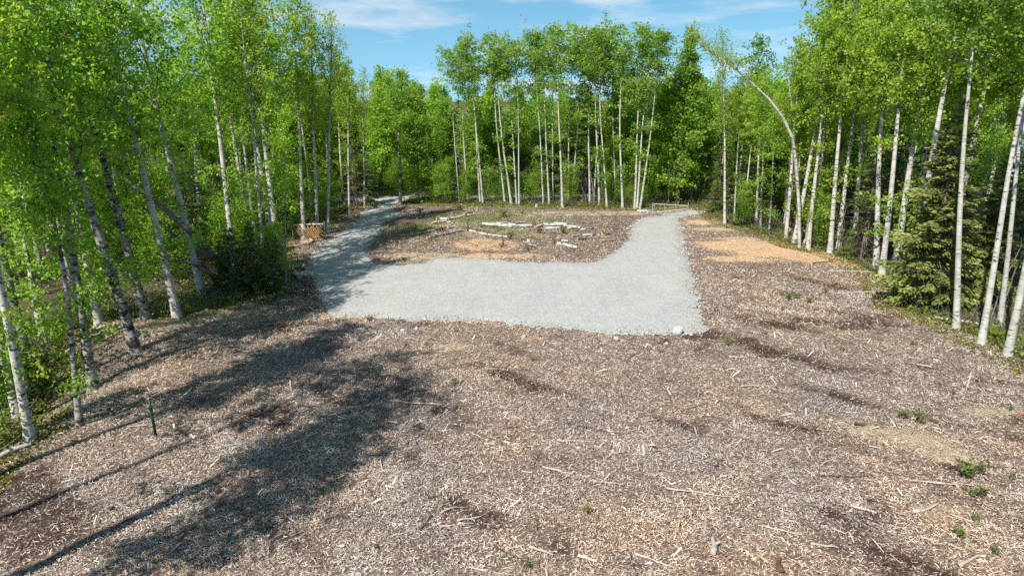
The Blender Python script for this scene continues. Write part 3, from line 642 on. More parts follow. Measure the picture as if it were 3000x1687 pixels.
def zone(x, y, f):
    if x < -12.4 and y < 78:
        z = 'near the green post' if y < 30 else 'around the leaning dead trunks' if y < 44 else 'behind the small track-edge spruces' if y < 52 else 'behind the firewood stack' if y < 62 else 'along the far track bend'
    elif x > 18 and y < 76:
        z = 'behind the white aspens' if y < 37 else 'behind the big spruce' if y < 47 else 'behind the orange sawdust' if y < 56 else 'near the bent birch arch' if y < 66 else 'beyond the gate drive'
    else: z = 'behind the tall aspen row' if -12 < x < 15 else 'beyond the cross road' if x <= -12 else 'in the far woods past the gate'
    return z+(' at the wood edge' if f < 2.2 else ' deep in the woods' if f > 8 else ' inside the woods')
def wood(kind, x, y, H, f, name='birch_tree', **kw):
    lb = LOOK[kind]+' '+zone(x, y, f); tree(kind, x, y, H, name=name, label=lb, group=lb, **kw)
def left_pick(x, y, f):
    q = random.random()
    if y > 43 and (f < 1.2 or (f < 7 and q > .62)): return
    if y > 43 and f < 6 and q < .7: wood(random.choice(('clear0', 'clear1', 'clear2')), x, y, u(18.5, 21.5) if y < 56 else u(13, 16.5), f, lean=u(-.05, .03), thick=u(.7, 1.1))
    elif q < .70: wood('leafy%d' % random.randrange(5), x, y, u(17, 21.5) if y < 58 else u(12.5, 16), f, lean=u(-.06, .03), leany=u(-.04, .04), thick=u(.8, 1.25))
    elif q < .82: wood('pole%d' % random.randrange(2), x, y, u(9, 13), f, lean=u(-.09, .06))
    elif q < .93: wood('sapling%d' % random.randrange(3), x, y, u(3, 6.5), f, 'sapling', crown_scale=1.1)
    else: wood('ragged%d' % random.randrange(2), x, y, u(5, 10), f, 'spruce_tree')
def right_pick(x, y, f):
    q = random.random()
    if q < .52: wood('clear%d' % random.randrange(3), x, y, u(18, 22.5) if y < 57 else u(11, 14) if x < 31 else u(13, 17), f, lean=u(-.05, .05), leany=u(-.04, .04), thick=u(.75, 1.2))
    elif q < .64: wood('pole%d' % random.randrange(2), x, y, u(9, 14), f, lean=u(-.08, .08))
    elif q < .95: wood('ragged%d' % random.randrange(2), x, y, u(6, 11), f, 'spruce_tree', crown_scale=1.2)
    else: wood('leafy%d' % random.randrange(5), x, y, u(13, 18), f)
def back_pick(x, y, f):
    q = random.random()
    hh = u(11.5, 14.5) if y < 100 else u(13, 16)
    if -14 < x < 13: hh = min(hh, 12.8+u(-1.5, .8))
    if q < .64: wood('back%d' % random.randrange(3), x, y, hh, f, lean=u(-.04, .04))
    elif q < .88: wood('ragged%d' % random.randrange(2), x, y, u(7, 13.5), f, 'spruce_tree', crown_scale=1.2)
    elif q < .94: wood('pole%d' % random.randrange(2), x, y, u(9, 13), f, lean=u(-.08, .08))
    else: wood('sapling%d' % random.randrange(3), x, y, u(3, 6), f, 'sapling', crown_scale=1.2)
n1_ = scatter(16, (-24, -14), (19, 77), 0.3, 2.6, left_pick, 1.5)
n2_ = scatter(78, (-62, -15), (19, 77), 1.0, 40, left_pick, 2.0)
n3_ = scatter(34, (19, 30), (24, 76), 0.6, 3.0, right_pick, 1.6)
n4_ = scatter(100, (20, 62), (26, 76), 1.5, 40, right_pick, 2.0)
n5_ = scatter(95, (-60, 50), (76, 92), 1.2, 16, back_pick, 1.7)
n6_ = scatter(120, (-66, 66), (86, 118), 6, 60, back_pick, 2.3)
def fore_pick(lbl, grp):
    def f_(x, y, f): tree('sapling%d' % random.randrange(3), x, y, u(1.6, 4.4), name='sapling', label=lbl, group=grp, crown_scale=1.2)
    return f_
scatter(16, (-24, -15), (20, 76), .2, 3.5, fore_pick('young leafy sapling along the wood edge on the stake and firewood side', 'edge saplings on the stake side'), 1.1)
scatter(12, (20, 34), (40, 76), .6, 6, fore_pick('young leafy sapling along the wood edge behind the orange sawdust', 'edge saplings behind the sawdust'), 1.1)
scatter(22, (-12, 30), (74, 84), .6, 6, fore_pick('low leafy sapling between the aspen stems', 'saplings between the aspen stems'), 1.1)
scatter(26, (-34, 0), (84.6, 92), 0, 9, fore_pick('bushy sapling at the foot of the woods beyond the cross road', 'saplings beyond the cross road'), 1.0)
scatter(26, (-12, 34), (76, 86), 1.5, 12, fore_pick('leafy sapling in the shade behind the aspen stems', 'saplings behind the aspen stems'), 1.0)
def under_pick(x, y, f):
    q = random.random()
    if q < .62: wood('sapling%d' % random.randrange(3), x, y, u(2.2, 5.5), f, 'sapling', crown_scale=1.25)
    elif q < .80: wood('small%d' % random.randrange(2), x, y, u(2.5, 5), f, 'spruce_tree', crown_scale=1.1)
    else: wood('ragged%d' % random.randrange(2), x, y, u(5, 9.5), f, 'spruce_tree', crown_scale=1.2)
scatter(75, (-58, -16), (40, 78), 2.0, 30, under_pick, 1.3)
scatter(26, (-60, -20), (78, 96), 1.0, 30, under_pick, 1.3)
scatter(30, (24, 60), (42, 78), 2.5, 30, under_pick, 1.4)
# dead thin stems
def snag(pts, rad, name, label, m=M_SNAG, cat='dead tree', group=None, twigs=6, seed=0):
    r = random.Random(seed); O = Vector(pts[0]); B = MB(); P_ = [Vector(p)-O for p in pts]; B.tube(P_, rad, 7)
    for _ in range(twigs):
        k = r.randrange(len(P_)-1); q = P_[k].lerp(P_[k+1], r.random()); d = Vector((r.uniform(-1, 1), r.uniform(-1, 1), r.uniform(-.2, .7)))*r.uniform(.3, .9)
        B.tube([q, q+d], [rad[k]*.22, .004], 3, cap=False)
    o = link(name, B.mesh(name, m, True), loc=O); tag(o, label, cat, group); return o
def gpt(px, py, dz=0): x, y = G(px, py); return Vector((x, y, tz(x, y)+dz))
b0 = gpt(700, 832, -.1)
snag([b0, V(665, 790, 40.6), V(560, 683, 39.6), V(467, 600, 38.8), V(355, 518, 38)], [.21, .20, .18, .15, .09], 'leaning_dead_trunk', 'longest dark dead trunk leaning up through the birches', seed=1, twigs=5)
b1 = gpt(675, 815, -.1)
snag([b1, V(645, 767, 40.8), V(578, 735, 40.4), V(510, 689, 39.6), V(411, 600, 38.6)], [.16, .15, .13, .11, .06], 'leaning_dead_trunk', 'thinner bowed dead trunk lying just under the longest leaning one', seed=2)
b2 = gpt(640, 845, -.1)
snag([b2, V(614, 798, 39.4), V(556, 771, 39.0), V(503, 764, 38.4), V(416, 774, 37.8)], [.11, .10, .09, .07, .04], 'leaning_dead_trunk', 'low arched dead trunk nearly level below the other leaning trunks', seed=3)
b3 = gpt(2464, 735, -.05); snag([b3, V(2466, 690, b3.y), V(2469, 653, b3.y)], [.07, .065, .05], 'dead_snag', 'short broken grey snag beside the corner birch at the sawdust', seed=4, twigs=1)
b4 = gpt(2352, 724, -.05); snag([b4, V(2357, 708, b4.y), V(2362, 697, b4.y)], [.12, .10, .07], 'broken_stub', 'broken white stub leaning beside the foot of the bent birch', M_BIRCH, 'stump', seed=5, twigs=0)
r_ = random.Random(77)
for i in range(26):
    for _ in range(40):
        x = r_.uniform(-12, 26); y = r_.uniform(73.5, 80); f = float(forest_depth(np.array([x]), np.array([y]))[0])
        if .4 < f < 5 and not on_gravel(x, y): break
    z = tz(x, y); h = r_.uniform(1.5, 5.5); l = r_.uniform(-.9, .9)
    snag([(x, y, z-.1), (x+l*.4, y, z+h*.5), (x+l, y+r_.uniform(-.3, .3), z+h)], [.05, .04, .012], 'dead_sapling', 'thin dead grey sapling among the feet of the tall aspens', group='dead saplings among the aspens', seed=50+i, twigs=5)
for i in range(16):
    for _ in range(60):
        x = r_.uniform(21, 34); y = r_.uniform(30, 62); f = float(forest_depth(np.array([x]), np.array([y]))[0])
        if .8 < f < 7 and in_view(x, y, 0): break
    z = tz(x, y); h = r_.uniform(2, 7); l = r_.uniform(-.9, .9)
    snag([(x, y, z-.1), (x+l*.4, y, z+h*.5), (x+l, y+r_.uniform(-.3, .3), z+h)], [.05, .04, .012], 'dead_sapling', 'thin dead grey stem in the dark wood behind the bent birch', group='dead stems behind the bent birch', seed=90+i, twigs=7)
print('trees', n1_, n2_, n3_, n4_, n5_, n6_)

# ------------------------------------------------------------------ undergrowth, grass, brush, chips: masses nobody could count
def area_points(n, xr, yr, fn, rg):
    xs, ys = [], []; have = 0
    while have < n:
        x = rg.uniform(*xr, n); y = rg.uniform(*yr, n); k = rg.random(n) < fn(x, y); xs.append(x[k]); ys.append(y[k]); have += int(k.sum())
    x = np.concatenate(xs)[:n]; y = np.concatenate(ys)[:n]; return x, y
def view_np(x, y, m=2.0): return np.abs(x) < 0.75*(y*.963+3.1)+m
def scatter_leaves(name, label, n, xr, yr, fn, hmax, size, mt, seed, hang=0.0, aspect=.7, flat=.2):
    rg = np.random.default_rng(seed); x, y = area_points(n, xr, yr, fn, rg)
    hm = hmax*(.25+.9*fbm(x/1.1, y/1.1, seed, 3)**1.5*1.6); z = terrain(x, y)+rg.random(n)**1.3*hm
    v, q = leaf_quads(np.c_[x, y, z], size*rg.uniform(.6, 1.4, n), rg, aspect, flat=flat, hang=hang)
    t = np.clip(.25+.5*fbm(x/1.7, y/1.7, seed+5, 3)+rg.uniform(-.25, .25, n), 0, 1)
    o = link(name, mesh_np(name, v, q, mt, t)); tag(o, label, None, kind='stuff'); return o
def near_edge(lo, hi): return lambda x, y: ((lambda f: ((f > lo) & (f < hi) & view_np(x, y) & ~((y > 77.5) & (y < 84.8) & (x < -12)))*np.clip(1-(f-1)/hi, .15, 1)*np.clip(1.6*fbm(x/2.5, y/2.5, 8, 3)-.2, 0.08, 1))(forest_depth(x, y)))
scatter_leaves('undergrowth', 'green mossy undergrowth along the foot of the woods', 52000, (-40, 45), (16, 90), near_edge(.2, 9), .5, .17, L_UNDER, 21)
scatter_leaves('moss_carpet', 'olive moss and crowberry carpet at the mulch edge', 80000, (-40, 45), (16, 90), near_edge(-1.3, 4), .13, .12, L_MOSS, 22, flat=.4)
def island(x, y): return (~in_poly(x, y))*np.exp(-((x+4.5)/8.5)**2-((y-64)/7.5)**2)*np.clip(2.6*fbm(x/2.4, y/2.4, 91, 3)-.95, 0, 1)*(x < 9)
scatter_leaves('grass', 'thin green grass among the cut logs', 13000, (-16, 12), (50, 76), island, .25, .17, L_GRASS, 23, aspect=.22, flat=-.6)
def farverge(x, y): return ((y > 82.6) & (y < 86.5) & (x > -30) & (x < -8))*1.0
scatter_leaves('grass', 'bright roadside grass beyond the cross road', 7000, (-30, -8), (82, 87), farverge, .5, .22, L_GRASS, 24, aspect=.22, flat=-.6)
def brush(name, label, n, xr, yr, fn, seed, lmin, lmax, mt, zup=.5, rad=.012):
    rg = np.random.default_rng(seed); x, y = area_points(n, xr, yr, fn, rg); z = terrain(x, y)+.03
    a = rg.uniform(0, 6.28, n); L = rg.uniform(lmin, lmax, n); el = rg.uniform(0, zup, n)
    d = np.c_[np.cos(a)*np.cos(el), np.sin(a)*np.cos(el), np.sin(el)]; p0 = np.c_[x, y, z]; p2 = p0+d*L[:, None]; p1 = (p0+p2)/2+rg.normal(size=(n, 3))*(L*.08)[:, None]; p1[:, 2] = np.maximum(p1[:, 2], z)
    rr = rad*rg.uniform(.6, 1.5, n)[:, None]; s1 = np.cross(d, [0, 0, 1.0]); s1 /= np.linalg.norm(s1, axis=1)[:, None]+1e-6; s2 = np.cross(d, s1)
    offs = [s1, -.5*s1+.87*s2, -.5*s1-.87*s2]; rings = []
    for p, k in ((p0, 1), (p1, .8), (p2, .3)): rings += [p+o_*rr*k for o_ in offs]
    v = np.stack(rings, 1).reshape(-1, 3); base = (np.arange(n)*9)[:, None, None]
    q = np.array([[r*3+i, r*3+(i+1) % 3, r*3+3+(i+1) % 3, r*3+3+i] for r in (0, 1) for i in range(3)])[None]+base
    o = link(name, mesh_np(name, v, q.reshape(-1, 4), mt)); tag(o, label, None, kind='stuff')
brush('brush_litter', 'tangle of dead grey brush under the trees', 6500, (-36, 42), (20, 86), near_edge(.4, 8), 31, .5, 2.0, M_SNAG, 1.1, .012)
brush('twig_litter', 'dead twigs strewn among the cut logs', 1800, (-14, 12), (49, 75), lambda x, y: (~in_poly(x, y))*(forest_depth(x, y) < 0)*1.0, 32, .3, 1.5, M_DARKW, .25, .013)
brush('twig_litter', 'thin dark twigs strewn through the mulch', 2600, (-20, 24), (11, 48), lambda x, y: (~in_poly(x, y))*(forest_depth(x, y) < -.3)*view_np(x, y)*np.clip(2*fbm(x/3, y/3, 5, 3)-.5, 0, 1), 33, .2, 1.0, M_DARKW, .15, .008)

def chips(n, seed, yr, dens, lmin, lmax, wmin, wmax):
    rg = np.random.default_rng(seed)
    def fn(x, y):
        s = soil_mask(x, y)
        return (~in_poly(x, y))*(forest_depth(x, y) < -.2+.9*fbm(x, y, 3, 2))*view_np(x, y, 1.0)*(1-.62*s)*dens(y)*(.45+.55*np.clip(2.2*fbm(x/.55, y/.55, 71, 3)-.55, 0, 1))
    x, y = area_points(n, (-30, 30), yr, fn, rg); z = terrain(x, y)+rg.uniform(.005, .075, n)
    a = rg.uniform(0, 6.28, n)+.0; L = np.exp(rg.uniform(math.log(lmin), math.log(lmax), n)); W = np.minimum(rg.uniform(wmin, wmax, n), L*.5)
    el = rg.normal(0, .32, n); d = np.c_[np.cos(a)*np.cos(el), np.sin(a)*np.cos(el), np.sin(el)]
    up = rg.normal(0, .5, (n, 3)); up[:, 2] = 1; b = np.cross(d, up); b /= np.linalg.norm(b, axis=1)[:, None]
    c = np.c_[x, y, z+np.abs(np.sin(el))*L*.35]; tp = rg.uniform(.3, 1, n)[:, None]; Lh = (L/2)[:, None]; Wh = (W/2)[:, None]
    v = np.stack([c-d*Lh-b*Wh, c-d*Lh+b*Wh, c+d*Lh+b*Wh*tp, c+d*Lh-b*Wh*tp], 1).reshape(-1, 3)
    pal = np.array([(.76, .67, .585), (.56, .455, .37), (.35, .26, .205), (.155, .105, .082), (.055, .04, .034)]); pr = np.array([.29, .31, .20, .13, .07])
    k = rg.choice(5, n, p=pr); s = soil_mask(x, y); k = np.where(rg.random(n) < s*.55, rg.integers(3, 5, n), k)
    col = pal[k]*rg.uniform(.8, 1.2, (n, 1)); warm = fbm(x/3, y/3, 61, 3)[:, None]; col = col*(1+(warm-.45)*np.array([.45, .12, -.2]))*(.72+.56*fbm(x/1.3, y/1.3, 65, 3)[:, None])
    saw = mask(SAW, x, y)[:, None]; sd = mask(SAND, x, y)[:, None]
    sc_ = np.array([.54, .375, .24])*rg.uniform(.7, 1.25, (n, 1)); sdc = np.array([.46, .375, .265])*rg.uniform(.7, 1.2, (n, 1))
    bk = np.clip(.1+1.6*fbm(x/.9, y/.9, 101, 3), 0, 1)[:, None]; m1 = rg.random((n, 1)) < saw*1.2*bk; m2 = rg.random((n, 1)) < sd*.9*bk; col = np.where(m2, sdc, col); col = np.where(m1, sc_, col)
    return v, np.clip(col, 0, .85)
v1, c1 = chips(560000, 41, (9.5, 44), lambda y: np.clip((17/np.maximum(y, 9))**1.1, 0, 1), .028, .16, .006, .019)
v2, c2 = chips(110000, 42, (34, 76), lambda y: np.clip(40/np.maximum(y, 9), 0, 1), .04, .17, .012, .035)
v3, c3 = chips(1300, 43, (10, 45), lambda y: np.clip(20/np.maximum(y, 9), 0, 1), .2, .5, .02, .06)
rg_ = np.random.default_rng(44); q_ = GR[rg_.integers(0, len(GR), 60000)]+rg_.normal(0, .45, (60000, 2)); q_ = q_[(q_[:, 1] < 74) & in_poly(q_[:, 0], q_[:, 1])]
q_ = q_[rg_.random(len(q_)) < np.clip(2.2*fbm(q_[:, 0]/1.6, q_[:, 1]/1.6, 83, 3)-.6, 0, 1)][:11000]; n_ = len(q_); c_ = np.c_[q_, terrain(q_[:, 0], q_[:, 1])+.075]; v4, _q = leaf_quads(c_, rg_.uniform(.04, .14, n_), rg_, .3, flat=.85)
c4 = np.array([(.36, .29, .22), (.2, .15, .11), (.09, .06, .05), (.46, .35, .24)])[rg_.integers(0, 4, n_)]; c3 = np.concatenate([c3, c4]); v3 = np.concatenate([v3, v4])
vv = np.concatenate([v1, v2, v3]); o = link('wood_chips', mesh_np('wood_chips', vv, np.arange(len(vv)).reshape(-1, 4), M_CHIP, rgb=np.concatenate([c1, c2, c3])))
tag(o, 'shredded wood chips covering the cleared ground', None, kind='stuff')

# ------------------------------------------------------------------ stones
def stone_mesh(seed, m, sub=1):
    import bmesh
    bm = bmesh.new(); bmesh.ops.create_icosphere(bm, subdivisions=sub, radius=1); r = random.Random(seed)
    for v in bm.verts: v.co *= r.uniform(.78, 1.12)
    me = bpy.data.meshes.new('stone'); bm.to_mesh(me); bm.free(); me.materials.append(m); return me
ST = [stone_mesh(k, M_STONE if k < 4 else M_STONET, 2) for k in range(6)]
for (px, py, s, k, lb) in ((1985, 977, .27, 0, 'largest pale angular boulder at the front gravel corner'), (1535, 991, .14, 4, 'round tan stone on the mulch in front of the gravel'), (1180, 972, .13, 1, 'flat grey stone on the mulch near the shaded gravel corner'), (1220, 965, .11, 2, 'small pale stone beside the flat grey stone'), (1805, 997, .15, 3, 'whitish rounded stone in front of the gravel edge'), (1822, 1003, .09, 5, 'small tan stone next to the whitish rounded one'), (1748, 1019, .07, 4, 'pinkish pebble lying on brown mulch'), (1952, 1010, .10, 2, 'grey stone just in front of the largest boulder'), (1556, 1030, .07, 0, 'small stone below the round tan stone'), (2003, 672, .13, 1, 'pale stone beside the drive near the gate'), (1838, 673, .12, 3, 'white stone at the inside edge of the gate drive')):
    x, y = G(px, py); o = link('stone', ST[k], loc=(x, y, tz(x, y)+s*.45), rot=(random.random(), random.random(), random.random()*6), scale=(s*1.15, s, s*.8)); tag(o, lb, 'stone')
def rim_stones():
    rg = np.random.default_rng(61); n = 9000; k = rg.integers(0, len(GR)-1, n); p = GR[k]+(GR[(k+1) % len(GR)]-GR[k])*rg.random((n, 1))+rg.normal(0, 1, (n, 2))*np.where(rg.random((n, 1)) < .5, .10, .38); p = p[rg.random(n) < np.clip(2.4*fbm(p[:, 0]/1.3, p[:, 1]/1.3, 15, 3)-.7, .05, 1)]; n = len(p); 
    extra = np.c_[rg.uniform(-9, 10, 1600), 0*np.zeros(1600)]
    sel = p[:, 1] < 76; p = p[sel]
    px_ = rg.uniform(-14, 19, 26000); py_ = rg.uniform(32, 74, 26000); kk = in_poly(px_, py_) & (rg.random(26000) < np.clip(2.6*fbm(px_/2, py_/2, 66, 3)-.8, .05, 1)); p2 = np.c_[px_[kk], py_[kk]]
    p = np.concatenate([p, p2]); n = len(p); s = np.concatenate([np.exp(rg.uniform(math.log(.012), math.log(.085), int(sel.sum())))*np.where(rg.random(int(sel.sum())) < .12, 1.6, 1), rg.uniform(.015, .04, len(p2))])
    z = terrain(p[:, 0], p[:, 1])+np.where(in_poly(p[:, 0], p[:, 1]), .055, .01)
    oc = np.array([(1, 0, 0), (0, 1, 0), (-1, 0, 0), (0, -1, 0), (.1, .1, .75), (0, 0, -.6)]); a = rg.uniform(0, 6.28, n); ca, sa = np.cos(a), np.sin(a)
    V_ = oc[None]*rg.uniform(.65, 1.25, (n, 6, 1))*s[:, None, None]; Vx = V_[..., 0]*ca[:, None]-V_[..., 1]*sa[:, None]; Vy = V_[..., 0]*sa[:, None]+V_[..., 1]*ca[:, None]
    v = np.stack([Vx+p[:, :1], Vy+p[:, 1:], V_[..., 2]+z[:, None]], -1).reshape(-1, 3)
    t = np.array([(0, 1, 4), (1, 2, 4), (2, 3, 4), (3, 0, 4), (1, 0, 5), (2, 1, 5), (3, 2, 5), (0, 3, 5)])[None]+(np.arange(n)*6)[:, None, None]
    g = rg.uniform(.26, .56, (n, 1)); col = g*np.array([1, 1, .98]); 
    o = link('gravel_stones', mesh_np('gravel_stones', v, t.reshape(-1, 3), M_CHIP2, rgb=np.repeat(col, 8, 0))); tag(o, 'loose pale gravel stones on and along the drive', None, kind='stuff')
def plain_rgb():
    m, nt = mat('loose_stone'); a = N(nt, 'ShaderNodeAttribute', attribute_name='hue'); principled(nt, a.outputs['Color'], .9, spec=.1); return m
M_CHIP2 = plain_rgb(); rim_stones()

# ------------------------------------------------------------------ logs, stumps, firewood
def log_obj(name, p0, p1, r, m, label, group=None, sides=10, cut=M_CUT, bend=0.0, lift=True, seed=0, cat='log'):
    p0 = Vector(p0); p1 = Vector(p1); c = (p0+p1)/2; rr = random.Random(seed); d = p1-p0; n = max(2, int(d.length/.45)); sd = Vector((-d.y, d.x, 0)).normalized()
    pts = [p0.lerp(p1, k/n)-c+sd*bend*math.sin(math.pi*k/n)+Vector((0, 0, rr.uniform(-.01, .01))) for k in range(n+1)]
    B = MB(); B.tube(pts, [r*rr.uniform(.93, 1.05)*(1-.12*k/n) for k in range(n+1)], sides, m=0, capm=1, wob=.03, seed=seed)
    o = link(name, B.mesh(name, [m, cut], True), loc=c); o.data.polygons.foreach_set('use_smooth', [pl.material_index == 0 for pl in o.data.polygons])
    tag(o, label, cat, group); return o
def z4(x, y): return (1000+x/5.152, 560+y/5.152)
def z8(x, y): return (1380+x/4.954, 620+y/4.954)
LOGS = [(z4, (1490,482), (1600,476), .13, 0), (z4, (1612,478), (1752,445), .13, 0), (z4, (1756,440), (1958,392), .12, 0), (z4, (1462,524), (1592,508), .11, 0), (z4, (1602,532), (1655,536), .12, 0),
 (z4, (1130,706), (1392,660), .09, 2), (z4, (1400,658), (1590,618), .10, 2), (z4, (1605,624), (1712,598), .10, 0), (z4, (1288,762), (1560,712), .10, 2), (z4, (1566,710), (1826,662), .11, 2), (z4, (1940,662), (2210,712), .09, 0), (z4, (2216,710), (2530,737), .08, 0),
 (z4, (1852,376), (1986,336), .10, 2), (z4, (1660,415), (1812,376), .07, 2), (z4, (1140,452), (1250,430), .12, 2), (z4, (1255,430), (1342,402), .11, 0), (z4, (1740,268), (2050,207), .05, 1), (z4, (1370,540), (1440,520), .10, 0), (z4, (1080,318), (1190,308), .07, 1),
 (z8, (160,246), (388,252), .15, 0), (z8, (392,254), (592,262), .15, 0), (z8, (596,258), (882,238), .14, 0), (z8, (250,208), (372,214), .07, 2), (z8, (380,212), (532,226), .09, 0), (z8, (532,216), (642,220), .09, 0), (z8, (640,202), (702,188), .09, 2), (z8, (706,188), (800,172), .09, 0), (z8, (452,196), (538,186), .08, 0),
 (z8, (932,256), (1062,212), .12, 0), (z8, (1040,216), (1200,212), .12, 0), (z8, (1204,214), (1352,216), .12, 0), (z8, (1082,240), (1230,236), .13, 0), (z8, (1234,234), (1382,228), .12, 0), (z8, (1062,276), (1180,272), .13, 0), (z8, (1184,274), (1300,262), .12, 0), (z8, (1342,244), (1470,240), .12, 0), (z8, (1400,276), (1490,262), .11, 0), (z8, (1470,250), (1582,262), .11, 0), (z8, (1592,286), (1655,283), .09, 0),
 (z8, (1662,268), (1802,260), .08, 2), (z8, (1962,240), (2082,246), .06, 1), (z8, (2086,268), (2152,268), .07, 1), (z8, (1466,378), (1612,357), .09, 2), (z8, (1616,366), (1752,360), .09, 0), (z8, (1748,372), (1802,353), .09, 2), (z8, (1850,362), (1868,348), .11, 2), (z8, (1905,362), (1935,340), .10, 1), (z8, (1940,360), (2002,345), .09, 1), (z8, (1846,382), (2022,407), .06, 2),
 (z8, (1546,428), (1682,416), .09, 1), (z8, (1876,447), (2226,427), .08, 2), (z8, (1246,410), (1332,426), .09, 2), (z8, (1320,442), (1412,456), .09, 0), (z8, (1256,490), (1542,552), .12, 0)]
wh = {0: ('white birch log lying in the cut timber between the two drives', 'white birch logs between the drives'), 1: ('thin brown weathered log lying in the slash between the two drives', 'brown logs between the drives'), 2: ('greyish birch log lying in the slash between the two drives', 'grey logs between the drives')}
special = {10: 'long thin white log pointing at the orange sawdust, its thicker half', 11: 'long thin white log end lying above the orange sawdust', 19: 'left end piece of the longest straight row of thick white logs', 53: 'single white log lying nearest the gravel beside the reddish root', 50: 'long grey log whose tip touches the gate drive'}
for i, (zf_, a, b, r, k) in enumerate(LOGS):
    pa = G(*zf_(*a)); pb = G(*zf_(*b)); r *= 1.15; za = tz(*pa)+r*.95; zb = tz(*pb)+r*.95
    if 30 <= i <= 32: za += .1; zb += .1
    lb, gp = wh[k]
    if i in special: lb, gp = special[i], None
    log_obj('log', (*pa, za), (*pb, zb), r, (M_LOGB, M_DARKW, M_GREYB)[k], lb, gp, bend=random.uniform(-.04, .04), seed=i)
x, y = G(*z8(1300, 290)); log_obj('log', (x-.05, y-.25, tz(x, y)+.12), (x+.05, y+.3, tz(x, y)+.12), 0.14, M_LOGB, 'short log with its orange cut end facing the gravel', seed=70)
def stump(px, py, h, r, m, label, seed, spl=0, roots=4):
    x, y = G(px, py); z = tz(x, y); rr = random.Random(seed); O = bpy.data.objects.new('tree_stump', None); C.objects.link(O); O.location = (x, y, z)
    B = MB(); B.tube([(0, 0, -.1), (0, 0, .05), (0, 0, h*.5), (.02, 0, h)], [r*1.5, r*1.2, r, r*.95], 10, m=0, capm=1, wob=.08, seed=seed)
    link('stem', B.mesh('stem', [m, M_CUT if not spl else M_REDW], False), O)
    for i in range(roots):
        a = 6.28*i/roots+rr.random(); d = Vector((math.cos(a), math.sin(a), 0)); Bq = MB(); Bq.tube([d*r*.6+Vector((0, 0, .06)), d*r*2+Vector((0, 0, .03)), d*r*(3+rr.random()*2)+Vector((0, 0, -.03))], [r*.45, r*.25, .02], 5, cap=False); link('root', Bq.mesh('root', m), O)
    for i in range(spl):
        a = rr.uniform(0, 6.28); Bq = MB(); q = Vector((math.cos(a)*r*.6, math.sin(a)*r*.6, h*.8)); Bq.tube([q, q+Vector((rr.uniform(-.1, .1), rr.uniform(-.1, .1), rr.uniform(.15, .6)))], [r*.35, .008], 4); link('splinter', Bq.mesh('splinter', M_REDW), O)
    tag(O, label, 'stump')
stump(*z4(2052, 325), .5, .13, M_GREYB, 'tall cut grey stump beside the grassy patch behind the logs', 1)
stump(*z4(1985, 320), .42, .07, M_SNAG, 'narrow dark stump just left of the tall grey stump', 2)
stump(*z4(2005, 358), .22, .09, M_PALE, 'short pale stump in front of the tall grey stump', 9, 0, 3)
stump(*z4(1910, 632), .45, .12, M_REDW, 'splintered reddish stump with upright shards near the long grey logs', 3, 7, 6)
stump(*z8(915, 230), .3, .2, M_REDW, 'reddish broken stump between the two rows of white logs', 4, 4, 6)
stump(*z4(850, 655), .28, .10, M_PALE, 'small pale stump beside the curving track', 5, 2, 5)
stump(*z4(1400, 480), .3, .10, M_REDW, 'dark brown stump left of the chain of white logs', 6, 2, 4)
stump(*z8(835, 465), .28, .14, M_BIRCH, 'white chunky stump in the twig tangle above the gravel', 7, 0, 3)
stump(*z4(2440, 850), .55, .06, M_DARKW, 'crooked dark stub beside the orange sawdust', 8, 3, 5)
stump(1572, 607, .4, .16, M_PALE, 'pale cut stump at the foot of the tall aspens', 10, 0, 4)
stump(*z8(1200, 470), .3, .11, M_REDW, 'reddish root stump left of the single white log', 11, 5, 7)
stump(*z4(1350, 800), .3, .09, M_REDW, 'small red-brown stump in the mulch below the long grey logs', 12, 3, 5)
# bench plank by the gate
x, y = G(1886, 625); z = tz(x, y); B = MB(); B.box((0, 0, .30), (1.35, .22, .06)); o = bpy.data.objects.new('plank_bench', None); C.objects.link(o); o.location = (x, y, z); link('plank', B.mesh('plank', M_WHITEP), o)
for sx in (-.35, .4): B = MB(); B.tube([(sx, 0, -.05), (sx, 0, .27)], [.12, .11], 9); link('support', B.mesh('support', M_PALE), o)
tag(o, 'low pale plank resting on blocks left of the metal gate', 'bench')
